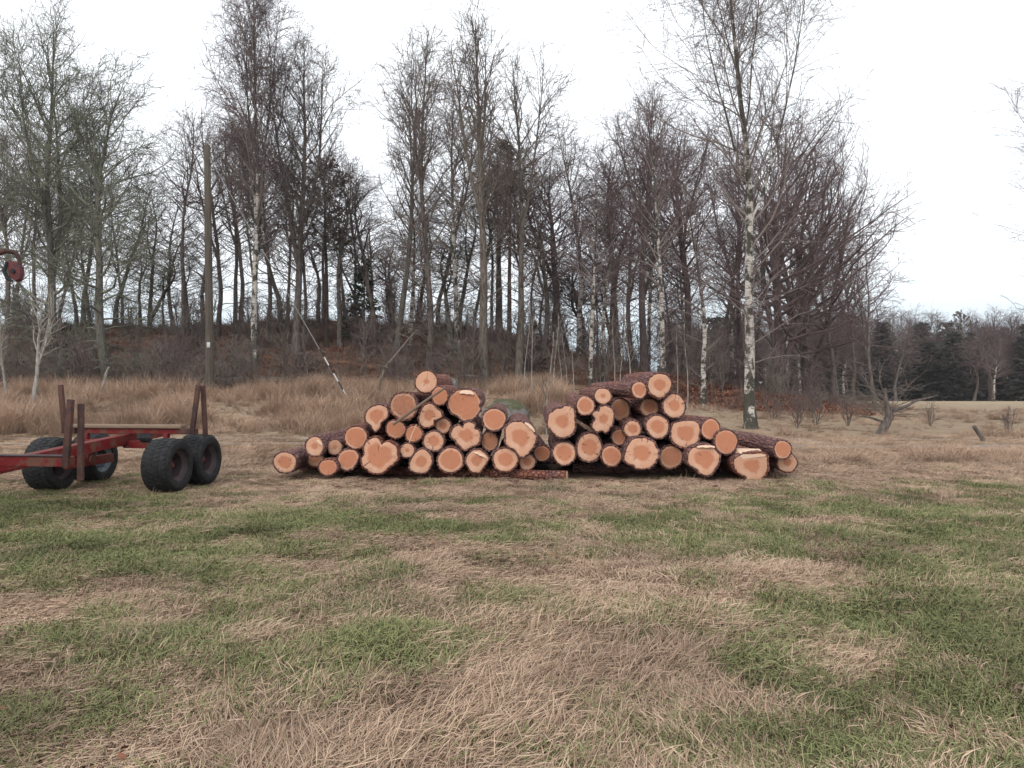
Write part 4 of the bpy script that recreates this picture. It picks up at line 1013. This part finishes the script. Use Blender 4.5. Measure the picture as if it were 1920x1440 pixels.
for i in range(34):   # bark flakes on the ground before the piles
    px = rgw.uniform(560, 1480); D = rgw.uniform(11.2, 12.0); p = at(px, D); p.z += .03
    a = rgw.uniform(0, 3.14); L_ = rgw.uniform(.05, .14)
    mb = MB(); mb.box((0, 0, 0), (L_, rgw.uniform(.03, .06), .012), Euler((rgw.uniform(-.3, .3), rgw.uniform(-.3, .3), a)).to_matrix(), .004)
    o = mb.build('bark_flake', M['logbark'], None, loc=p); tag(o, 'loose flake of bark on the trampled grass before the log piles', 'bark', 'bark flakes before the log piles')

# ------------------------------------------------------------------ timber trailer
def paint_mat(name, c, rust=(.10, .045, .03), amt=.35, rough=.45):
    k = NT(name); v = k.coord(); n1 = k.noise(v, 6, 6, .7); n2 = k.noise(v, 40, 4, .6)
    cc = k.mix(k.rng(n1, .62 - amt * .35, .72 - amt * .35), c, k.mix(n2, rust, tuple(x * 1.6 for x in rust)))
    k.base(cc); k.rough(k.rng(n1, .4, .7, rough, .9)); k.bump(n2, .25, .005); return k.m
M['red'] = paint_mat('red_paint', (.15, .010, .012), amt=.4)
M['rust'] = paint_mat('rusty_steel', (.055, .032, .030), (.075, .038, .030), .5, .75)
M['maroon'] = paint_mat('maroon_steel', (.12, .035, .03), (.07, .04, .032), .4, .6)
k = NT('tyre_rubber'); v = k.coord(); n1 = k.noise(v, 14, 5, .65); k.base(k.mix(k.rng(n1, .35, .75), (.010, .0105, .012), (.034, .033, .034))); k.rough(.7); k.bump(n1, .3, .006); M['tyre'] = k.m
M['rim'] = paint_mat('rim_steel', (.065, .045, .05), (.045, .03, .03), .4, .5)
M['rimgrey'] = paint_mat('rim_grey', (.20, .25, .28), (.08, .06, .06), .3, .5)
k = NT('sawn_plank'); v = k.coord(); n1 = k.noise(k.mapp(v, (2, 20, 20)), 2.5, 5); k.base(k.mix(n1, (.15, .105, .075), (.32, .23, .165))); k.rough(.85); k.bump(n1, .3, .01); M['plank'] = k.m

YAW = math.radians(-6.5)
tr = thing('timber_trailer', 'red steel forestry trailer with four fat tyres and rusty stakes', 'trailer', (-5.60, 11.25, 0), YAW)
tr.rotation_euler = (math.radians(0), 0, YAW)
SL = .055   # the frame slopes down towards the drawbar
WR, WW = .385, .40
def wheel(u, vv, side, rimmat):
    mb = MB()   # rim dish, open on the outer side (+x side)
    s_ = side
    prof = [(.205, s_ * .155), (.215, s_ * .17), (.215, s_ * .15), (.175, s_ * .11), (.17, s_ * -.02), (.10, s_ * .0), (.075, s_ * .015), (.0, s_ * .015)]
    mb.lathe(prof, 30)
    prof2 = [(.215, -s_ * .17), (.175, -s_ * .11), (.17, s_ * -.02)]
    mb.lathe(prof2, 30)
    w = mb.build('wheel', rimmat, tr, angle=40, loc=(u, vv, WR))
    mb = MB(); ty = []
    for a in np.linspace(-1, 1, 23):   # balloon section
        th = a * 2.42
        ty.append((.285 + .085 * math.copysign(abs(math.cos(th)) ** .55, math.cos(th)), WW / 2 * math.copysign(abs(math.sin(th)) ** .6, math.sin(th))))
    mb.lathe(ty, 48)
    for q in range(34):     # tread blocks
        for row, off in ((-.13, 0), (-.045, .5), (.045, 0), (.13, .5)):
            a = (q + off) / 34 * 2 * PI
            rr = .371 if abs(row) < .1 else .362
            Mx = Matrix.Rotation(a, 3, 'X')
            mb.box(Mx @ Vector((row, 0, rr)), (.072, .050, .012), Mx @ Matrix.Rotation(.35 * (1 if row > 0 else -1), 3, 'Z'), .005)
    mb.build('tyre', M['tyre'], w, angle=45)
    mb = MB(); mb.tube([(0, 0, 0), (s_ * .06, 0, 0), (s_ * .085, 0, 0)], [.055, .05, .03], 14)
    mb.build('hub', M['maroon'], w, angle=40)
    for q in range(5):
        a = q / 5 * 2 * PI
        mb = MB(); mb.tube([(s_ * .0, .08 * math.cos(a), .08 * math.sin(a)), (s_ * .03, .08 * math.cos(a), .08 * math.sin(a))], [.012, .012], 6); mb.build('wheel_nut', M['rust'], w)
wheel(.87, -.42, 1, M['rim']); wheel(.87, .42, 1, M['rim'])
wheel(-.87, -.42, 1, M['rim']); wheel(-.87, .48, 1, M['rimgrey'])
def zf(vv, z): return z + SL * vv * 1.0    # height along the sloping frame
mb = MB(); mb.bar((0, 1.15, zf(1.15, .72)), (0, -4.6, zf(-4.6, .70)), .14, .15); mb.build('main_beam', M['red'], tr)
mb = MB(); mb.bar((-.16, .55, zf(.55, .70)), (-.16, -2.45, zf(-2.45, .70)), .07, .10); mb.build('side_rail', M['red'], tr)
mb = MB(); mb.bar((0, -.05, .64), (.72, -.05, .64), .11, .105); mb.bar((-.72, -.05, .66), (0, -.05, .66), .13, .10); mb.build('cross_beam', M['red'], tr)
for s_ in (-1, 1):
    mb = MB(); mb.bar((s_ * .585, -.52, .385), (s_ * .585, .52, .385), .07, .13); mb.tube([(s_ * .52, 0, .40), (s_ * .66, 0, .40)], [.075, .075], 14)
    mb.bar((s_ * .585, -.03, .40), (s_ * .585, -.03, .63), .08, .14); mb.build('bogie_beam', M['maroon'] if s_ > 0 else M['red'], tr)
    for vv in (-.42, .42):
        mb = MB(); mb.tube([(s_ * .56, vv, WR), (s_ * .87, vv, WR)], [.035, .035], 10); mb.build('axle', M['rust'], tr)
# rear bunk
bz = .83
mb = MB(); mb.bar((-.93, 0, bz), (1.07, 0, bz), .09, .085); mb.build('bunk', M['red'], tr)
mb = MB(); mb.bar((.86, -.06, bz + .005), (1.10, -.06, bz + .005), .06, .08); mb.build('bunk_sleeve', M['rust'], tr)
mb = MB(); mb.bar((-.97, -.06, bz + .005), (-.76, -.06, bz + .005), .06, .09); mb.build('bunk_sleeve', M['rust'], tr)
mb = MB(); mb.box((.02, -.01, bz + .068), (1.72, .15, .05), None, .008); mb.build('plank', M['plank'], tr)
for s_ in (-1, 1):
    mb = MB(); mb.bar((s_ * .62, -.02, .67), (s_ * .62, -.02, .80), .07, .07); mb.build('bunk_post', M['red'], tr)
def stake(a, b, w=.075, d=.05):
    mb = MB(); mb.bar(a, b, w, d, .006, Vector((0, 1, 0))); return mb.build('stake', M['rust'], tr)
stake((1.05, -.10, .80), (1.15, -.10, 1.50), .065); stake((1.19, .02, .76), (1.175, -.02, 1.49), .06)
stake((-.90, -.10, .80), (-.97, -.10, 1.50), .07)
# front bunk
fv = -2.55; fz = .655
mb = MB(); mb.bar((-1.05, fv, fz), (1.0, fv, fz), .10, .11); mb.build('bunk', M['red'], tr)
mb = MB(); mb.bar((-1.05, fv - .005, fz + .065), (.93, fv - .005, fz + .065), .12, .018); mb.build('bunk_top_highlight', M['rim'], tr)  # strip standing for the highlight along the top of the beam
mb = MB()
Vv = [(-.95, fv - .04, fz - .05), (.45, fv - .04, fz - .05), (-.2, fv - .04, fz - .19), (-.75, fv - .04, fz - .19)]
Vv = Vv + [(x, y + .08, z) for x, y, z in Vv]
mb._add(Vv, [(0, 3, 2, 1), (4, 5, 6, 7), (3, 7, 6, 2), (1, 2, 6, 5), (0, 4, 7, 3), (0, 1, 5, 4)]); mb.build('gusset', M['red'], tr, angle=20)
stake((.98, fv - .08, .60), (1.045, fv - .08, 1.35), .068, .055); stake((1.115, fv - .02, .45), (1.095, fv + .02, 1.30), .06, .05)
stake((-1.02, fv - .08, .60), (-1.09, fv - .08, 1.35), .068, .055)
# hydraulic hose bundle under the rear bunk
mb = MB()
for q in range(7):
    x0 = .25 + q * .03; mb.tube([(x0, -.12, .80), (x0 + .02, -.16, .74), (x0 + .05, -.14, .70), (x0 + .10, -.08, .68)], [.013] * 4, 6)
mb.build('hose', M['black'], tr)
mb = MB(); mb.bar((0, -4.5, .45), (0, -5.6, .40), .10, .10); mb.tube([(0, -5.55, .40), (0, -5.75, .40)], [.07, .05], 10); mb.build('drawbar', M['red'], tr)
mb = MB(); mb.bar((.0, -4.4, .45), (.0, -4.4, -.03), .08, .08); mb.box((0, -4.4, .01), (.22, .22, .03), None, .005); mb.build('support_leg', M['rust'], tr)

# loader crane on the drawbar; only its hook end reaches into view
cr_ = thing('loader_crane', 'grey loader crane tip with dull red hook block hanging beside the bare tree', 'crane', (-6.55, 7.6, 0), 0)
hp = pt(30, 500, 7.6) - Vector((-6.55, 7.6, 0))
mb = MB(); mb.tube([(0, 0, -.02), (0, 0, .1), (0, 0, 1.6)], [.20, .13, .11], 16); mb.box((0, 0, .03), (.6, .6, .08), None, .01); mb.build('column', M['red'], cr_)
k = NT('grey_paint'); v = k.coord(); k.base(k.mix(k.noise(v, 12, 4), (.22, .19, .17), (.40, .36, .33))); k.rough(.6); M['greyp'] = k.m
mb = MB(); mb.bar((0, 0, 1.55), (.42, 0, 2.35), .14, .14); mb.bar((.42, 0, 2.35), hp + Vector((-.22, 0, .10)), .09, .085); mb.build('boom', M['greyp'], cr_)
mb = MB(); mb.tube([hp + Vector((-.24, 0, .105)), hp + Vector((-.10, 0, .155)), hp + Vector((-.0, 0, .14)), hp + Vector((.035, 0, .07)), hp + Vector((.04, 0, .02))], [.026, .026, .024, .02, .016], 10); mb.build('boom_tip', M['rust'], cr_)
mb = MB(); Vv = []
prof = [(-.075, .04), (-.05, .055), (.0, .045), (.05, .0), (.055, -.07), (.04, -.125), (.0, -.145), (-.045, -.11), (-.065, -.04)]
for yy in (-.035, .035): Vv += [tuple(hp + Vector((x + .01, yy, z))) for x, z in prof]
n_ = len(prof)
f4 = [(j, (j + 1) % n_, n_ + (j + 1) % n_, n_ + j) for j in range(n_)]
cA = len(Vv); Vv += [tuple(hp + Vector((.0, -.045, -.04))), tuple(hp + Vector((.0, .045, -.04)))]
f3 = [(cA, (j + 1) % n_, j) for j in range(n_)] + [(cA + 1, n_ + j, n_ + (j + 1) % n_) for j in range(n_)]
mb._add(Vv, f4, f3); mb.build('hook_block', paint_mat('dull_red', (.13, .04, .042), (.05, .035, .04), .3, .6), cr_, angle=25)
mb = MB(); mb.tube([hp + Vector((-.06, -.04, .04)), hp + Vector((-.085, -.045, -.05)), hp + Vector((-.05, -.05, -.12)), hp + Vector((.0, -.05, -.15))], [.012, .02, .02, .012], 8)
mb.tube([hp + Vector((.0, -.055, -.05)), hp + Vector((.0, -.03, -.05))], [.022, .022], 12); mb.build('hook', M['black'], cr_)

# ------------------------------------------------------------------ grass and ground cover
def blades(seed, n, spread, L, W, elev, droop, dirn=None, dspread=.5, segs=3, leaf=False):
    rg = np.random.RandomState(seed); V = []; Fq = []; tone = []; tip = []
    for b in range(n):
        r = spread * math.sqrt(rg.rand()); a = rg.rand() * 6.283
        p = np.array([r * math.cos(a), r * math.sin(a), -.01])
        az = rg.rand() * 6.283 if dirn is None else dirn + rg.randn() * dspread
        el = math.radians(rg.uniform(*elev)); Lb = rg.uniform(*L); w = rg.uniform(*W) / 2
        tn = rg.rand(); base = len(V); dr = rg.uniform(*droop)
        tw = rg.uniform(-.8, .8)
        for s_ in range(segs + 1):
            u = s_ / segs; e = el - dr * u
            if s_:
                st = Lb / segs; p = p + np.array([math.cos(az) * math.cos(e), math.sin(az) * math.cos(e), math.sin(e)]) * st
                p[2] = max(p[2], .004 + .02 * tn)
            sx = np.array([-math.sin(az) * math.cos(tw), math.cos(az) * math.cos(tw), math.sin(tw)])
            ww = w * (1 - u ** 2 * .85) if not leaf else w * math.sin(PI * (.12 + .8 * u))
            V += [p - sx * ww, p + sx * ww]; tone += [tn, tn]; tip += [u, u]
            if s_: Fq.append((base + 2 * s_ - 2, base + 2 * s_ - 1, base + 2 * s_ + 1, base + 2 * s_))
        az += rg.randn() * .1
    return np.array(V), np.array(Fq), tone, tip

gcol = bpy.data.collections.new('grass_tufts')
def tuft(name, mat, *a, **k):
    V, Fq, tone, tip = blades(*a, **k)
    me = mesh_np(name, V, [Fq], mat, {'tone': tone, 'tip': tip})
    o = bpy.data.objects.new(name, me); return o
TU = {}
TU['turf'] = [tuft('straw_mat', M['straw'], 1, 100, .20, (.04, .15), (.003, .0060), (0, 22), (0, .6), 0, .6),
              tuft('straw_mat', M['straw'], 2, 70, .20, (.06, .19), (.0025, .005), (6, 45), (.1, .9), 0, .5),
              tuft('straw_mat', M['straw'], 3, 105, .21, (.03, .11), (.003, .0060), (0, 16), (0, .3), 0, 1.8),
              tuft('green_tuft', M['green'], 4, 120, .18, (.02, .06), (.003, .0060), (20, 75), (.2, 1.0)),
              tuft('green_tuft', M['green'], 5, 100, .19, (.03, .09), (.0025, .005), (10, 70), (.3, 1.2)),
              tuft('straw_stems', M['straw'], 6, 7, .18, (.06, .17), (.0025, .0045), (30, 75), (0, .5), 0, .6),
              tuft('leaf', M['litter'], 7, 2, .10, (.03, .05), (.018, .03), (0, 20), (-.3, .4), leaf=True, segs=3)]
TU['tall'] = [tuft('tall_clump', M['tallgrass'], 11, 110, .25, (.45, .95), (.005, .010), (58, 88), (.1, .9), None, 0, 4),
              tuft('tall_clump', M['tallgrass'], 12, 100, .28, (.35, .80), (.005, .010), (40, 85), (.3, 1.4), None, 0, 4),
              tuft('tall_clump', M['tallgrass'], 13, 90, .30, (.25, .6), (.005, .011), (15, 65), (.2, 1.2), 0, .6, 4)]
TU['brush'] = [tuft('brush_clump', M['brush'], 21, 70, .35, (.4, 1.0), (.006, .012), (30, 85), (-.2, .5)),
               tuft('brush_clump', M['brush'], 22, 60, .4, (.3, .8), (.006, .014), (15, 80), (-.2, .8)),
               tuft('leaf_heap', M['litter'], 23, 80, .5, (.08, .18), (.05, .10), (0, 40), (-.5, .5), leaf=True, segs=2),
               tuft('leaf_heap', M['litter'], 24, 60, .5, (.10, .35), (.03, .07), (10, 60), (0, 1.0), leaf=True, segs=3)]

def scatter(name, label, cat, tufts, P, kind, rot, scl, shade):
    c = bpy.data.collections.new(name + '_parts')
    for q, o in enumerate(tufts):
        o.name = 'tuft_%02d' % q; c.objects.link(o)   # instances are picked in name order
    me = bpy.data.meshes.new(name); me.vertices.add(len(P)); me.vertices.foreach_set('co', np.asarray(P, np.float32).ravel())
    a = me.attributes.new('pick', 'INT', 'POINT'); a.data.foreach_set('value', np.asarray(kind, np.int32))
    a = me.attributes.new('rot', 'FLOAT_VECTOR', 'POINT'); a.data.foreach_set('vector', np.asarray(rot, np.float32).ravel())
    a = me.attributes.new('scl', 'FLOAT', 'POINT'); a.data.foreach_set('value', np.asarray(scl, np.float32))
    a = me.attributes.new('shade', 'FLOAT', 'POINT'); a.data.foreach_set('value', np.asarray(shade, np.float32))
    o = link(name, me); tag(o, label, cat, kind='stuff')
    ng = bpy.data.node_groups.new(name, 'GeometryNodeTree')
    ng.interface.new_socket('Geometry', in_out='INPUT', socket_type='NodeSocketGeometry')
    ng.interface.new_socket('Geometry', in_out='OUTPUT', socket_type='NodeSocketGeometry')
    gi = ng.nodes.new('NodeGroupInput'); go = ng.nodes.new('NodeGroupOutput')
    ip = ng.nodes.new('GeometryNodeInstanceOnPoints'); ci = ng.nodes.new('GeometryNodeCollectionInfo')
    ci.inputs['Collection'].default_value = c; ci.inputs['Separate Children'].default_value = True; ci.inputs['Reset Children'].default_value = True
    def na(nm, ty):
        x = ng.nodes.new('GeometryNodeInputNamedAttribute'); x.data_type = ty; x.inputs['Name'].default_value = nm; return x.outputs['Attribute']
    mp = ng.nodes.new('GeometryNodeMeshToPoints'); ng.links.new(gi.outputs[0], mp.inputs['Mesh'])
    ng.links.new(mp.outputs[0], ip.inputs['Points']); ng.links.new(ci.outputs[0], ip.inputs['Instance'])
    ip.inputs['Pick Instance'].default_value = True
    ng.links.new(na('pick', 'INT'), ip.inputs['Instance Index']); ng.links.new(na('rot', 'FLOAT_VECTOR'), ip.inputs['Rotation']); ng.links.new(na('scl', 'FLOAT'), ip.inputs['Scale'])
    ng.links.new(ip.outputs[0], go.inputs[0])
    md = o.modifiers.new('scatter', 'NODES'); md.node_group = ng
    return o

def field_pts(n, d0, d1, margin=500, power=1.0):
    u = NR.rand(n); D = (d0 ** (2 - power) + u * (d1 ** (2 - power) - d0 ** (2 - power))) ** (1 / (2 - power))
    px = NR.uniform(-margin, 1920 + margin, n)
    return (px - CX) / F * D, D
# turf: matted straw and green
x, y = field_pts(27000, 2.2, 14.5, 420, .75)
g_ = greenness(x, y) + NR.randn(len(x)) * .22
kind = np.where(g_ > .5, NR.randint(3, 5, len(x)), NR.randint(0, 3, len(x)))
kind = np.where((NR.rand(len(x)) < .10), 5, kind)
longs = np.exp(-((x + .35) / 1.0) ** 2 - ((y - 3.4) / .7) ** 2) + np.exp(-((x - .5) / .9) ** 2 - ((y - 4.6) / .6) ** 2)
kind = np.where(NR.rand(len(x)) < .012, 6, kind)
kind = np.where((kind < 3) & (NR.rand(len(x)) < .06 + .55 * longs), 1, np.where(kind == 1, NR.choice((0, 2), len(x)), kind))
under = (np.abs(y - 13.6) < 1.5) & (x > -3.3) & (x < 4.3)
wh = np.zeros(len(x), bool)
keep = ~under & (NR.rand(len(x)) < .35 + 1.1 * fbm(x * 1.7, y * 1.7, 98, 3))
ang = .75 + (fbm(x * .9, y * .9, 91, 3) - .5) * 4.5 + NR.randn(len(x)) * .45
z = hgt(x, y) + sst((20 - y) / 6) * ((fbm(x * 2.6, y * 2.6, 61, 3) - .5) * .09)
scl = np.where(kind >= 3, NR.uniform(.7, 1.2, len(x)), NR.uniform(.6, 1.1, len(x))) * np.where(y > 9, .9, 1) * (1 + .15 * longs * (kind == 1)) * np.where((kind >= 3) & (kind < 5), np.clip(.6 + g_, .6, 1.2), 1)
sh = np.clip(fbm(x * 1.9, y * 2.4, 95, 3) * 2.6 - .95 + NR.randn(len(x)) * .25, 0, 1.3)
rot = np.stack([NR.randn(len(x)) * .06, NR.randn(len(x)) * .06, ang], -1)
sel = np.where(keep)[0]
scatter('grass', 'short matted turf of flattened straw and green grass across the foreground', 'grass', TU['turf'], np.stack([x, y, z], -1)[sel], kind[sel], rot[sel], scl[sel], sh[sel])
x, y = field_pts(9000, 13.0, 21.5, 420, .8)
g_ = greenness(x, y) + NR.randn(len(x)) * .2
kind = np.where(g_ > .55, 4, NR.choice((0, 1, 1, 2, 5), len(x)))
keep = ~((np.abs(y - 13.9) < 1.9) & (x > -3.4) & (x < 4.5)) & (NR.rand(len(x)) < .2 + 1.2 * fbm(x * 1.2, y * 1.2, 99, 3)) & ~((np.abs(y - track_y(x)) < .3) & (NR.rand(len(x)) < .85))
x, y, kind = x[keep], y[keep], kind[keep]
rot = np.stack([NR.randn(len(x)) * .06, NR.randn(len(x)) * .06, .6 + (fbm(x * .6, y * .6, 92, 3) - .5) * 5 + NR.randn(len(x)) * .4], -1)
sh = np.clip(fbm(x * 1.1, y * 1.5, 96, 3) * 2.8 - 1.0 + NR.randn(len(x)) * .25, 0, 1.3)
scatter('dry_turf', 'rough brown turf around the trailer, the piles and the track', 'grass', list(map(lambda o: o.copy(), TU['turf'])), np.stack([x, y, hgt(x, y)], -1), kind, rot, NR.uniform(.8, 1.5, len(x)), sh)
# tall dry grass on the bank and along the field
def tall_density(x, y):
    d = sst((y - 20.6) / 1.5) * (1 - sst((y - 35) / 3)) * (1 - .75 * sst((x - 3) / 6))
    d = d * (1 - .8 * np.exp(-((y - 31.5) / 1.2) ** 2) * (x < 0))
    r = sst((y - 13.8) / 1.2) * (1 - .8 * sst((y - 19) / 4)) * (1 - sst((y - 30) / 5)) * sst((x + 1) / 6) * .7
    l = sst((y - 14.5) / 1.5) * (1 - sst((y - 18.6) / .6)) * .35 * (1 - sst((x + 1) / 3))
    return np.clip(np.maximum(np.maximum(d, r), l) * (1 - .95 * np.clip(litter_amt(x, y) * 1.5, 0, 1) * (x > 3)), 0, 1)
x, y = field_pts(42000, 13.5, 38, 420, .6)
dn = tall_density(x, y) * np.clip(-.35 + 2.1 * fbm(x * .8, y * .8, 101, 3), .08, 1)
ty0 = track_y(x)
on_track = ((np.abs(y - ty0) < .45) | (np.abs(y - ty0 - 1.7) < .38)) & (x < 4)
under = (np.abs(y - 13.9) < 2.0) & (x > -3.6) & (x < 4.8)
rock = (np.abs(x + .3) < 1.3) & (y > 18) & (y < 24.2)
keep = (NR.rand(len(x)) < np.where(rock, dn * .25, dn)) & (~on_track | (NR.rand(len(x)) < .12)) & ~under
x, y = x[keep], y[keep]
left_ = (x < 2) & (y > 20)
hf_k = fbm(x * .55, y * .55, 111, 3)
kind = np.where(left_, np.where(hf_k > .5, NR.choice((0, 0, 1), len(x)), NR.choice((1, 2, 2), len(x))), NR.choice((1, 2, 2, 2), len(x)))
hf_ = fbm(x * .55, y * .55, 111, 3)
scl = np.where(left_, NR.uniform(.35, 1.15, len(x)), NR.uniform(.28, .62, len(x))) * np.clip(.1 + 2.2 * (hf_ - .18), .22, 1.2)
scl = np.where(left_ | (x > 2), scl, scl * .7) * np.where(np.abs(y - track_y(x) - .8) < 1.6, .45, 1)
rot = np.stack([NR.randn(len(x)) * .08, NR.randn(len(x)) * .08, np.where(kind == 2, .4 + NR.randn(len(x)) * 1.0, NR.rand(len(x)) * 6.28)], -1)
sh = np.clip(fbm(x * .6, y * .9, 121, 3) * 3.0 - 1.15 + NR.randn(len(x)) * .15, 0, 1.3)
scatter('tall_grass', 'tall pale dry grass covering the bank behind the trailer and piles', 'grass', TU['tall'], np.stack([x, y, hgt(x, y)], -1), kind, rot, scl, sh)
# undergrowth and fallen leaves on the knoll
x, y = field_pts(17000, 29.5, 62, 350, .8)
la = litter_amt(x, y)
keep = NR.rand(len(x)) < la * 1.1
x, y, la = x[keep], y[keep], la[keep]
spur = np.exp(-((x - 9.8) / 5.0) ** 4 - ((y - 36) / 5.0) ** 4)
kind = np.where(NR.rand(len(x)) < .36 + .5 * (spur > .25), NR.randint(2, 4, len(x)), NR.randint(0, 2, len(x)))
scl = NR.uniform(.5, 1.2, len(x)) * np.where(kind < 2, .9, 1)
rot = np.stack([NR.randn(len(x)) * .1, NR.randn(len(x)) * .1, NR.rand(len(x)) * 6.28], -1)
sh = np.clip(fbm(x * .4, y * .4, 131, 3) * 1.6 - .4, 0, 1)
scatter('undergrowth', 'brown bracken, dead leaves and twigs covering the wooded knoll', 'undergrowth', TU['brush'], np.stack([x, y, hgt(x, y)], -1), kind, rot, scl, sh)


# ------------------------------------------------------------------ moist air
hb = MB(); hb.box((0, 725, 13), (1440, 1590, 34))
k = NT('haze'); k.t.nodes.remove(k.b)
pv = k.n('ShaderNodeVolumePrincipled'); pv.inputs['Density'].default_value = 0.0003; pv.inputs['Color'].default_value = (.92, .93, .95, 1)
k.t.links.new(pv.outputs[0], k.out.inputs['Volume'])
tag(hb.build('haze', k.m, smooth=False), kind='stuff')
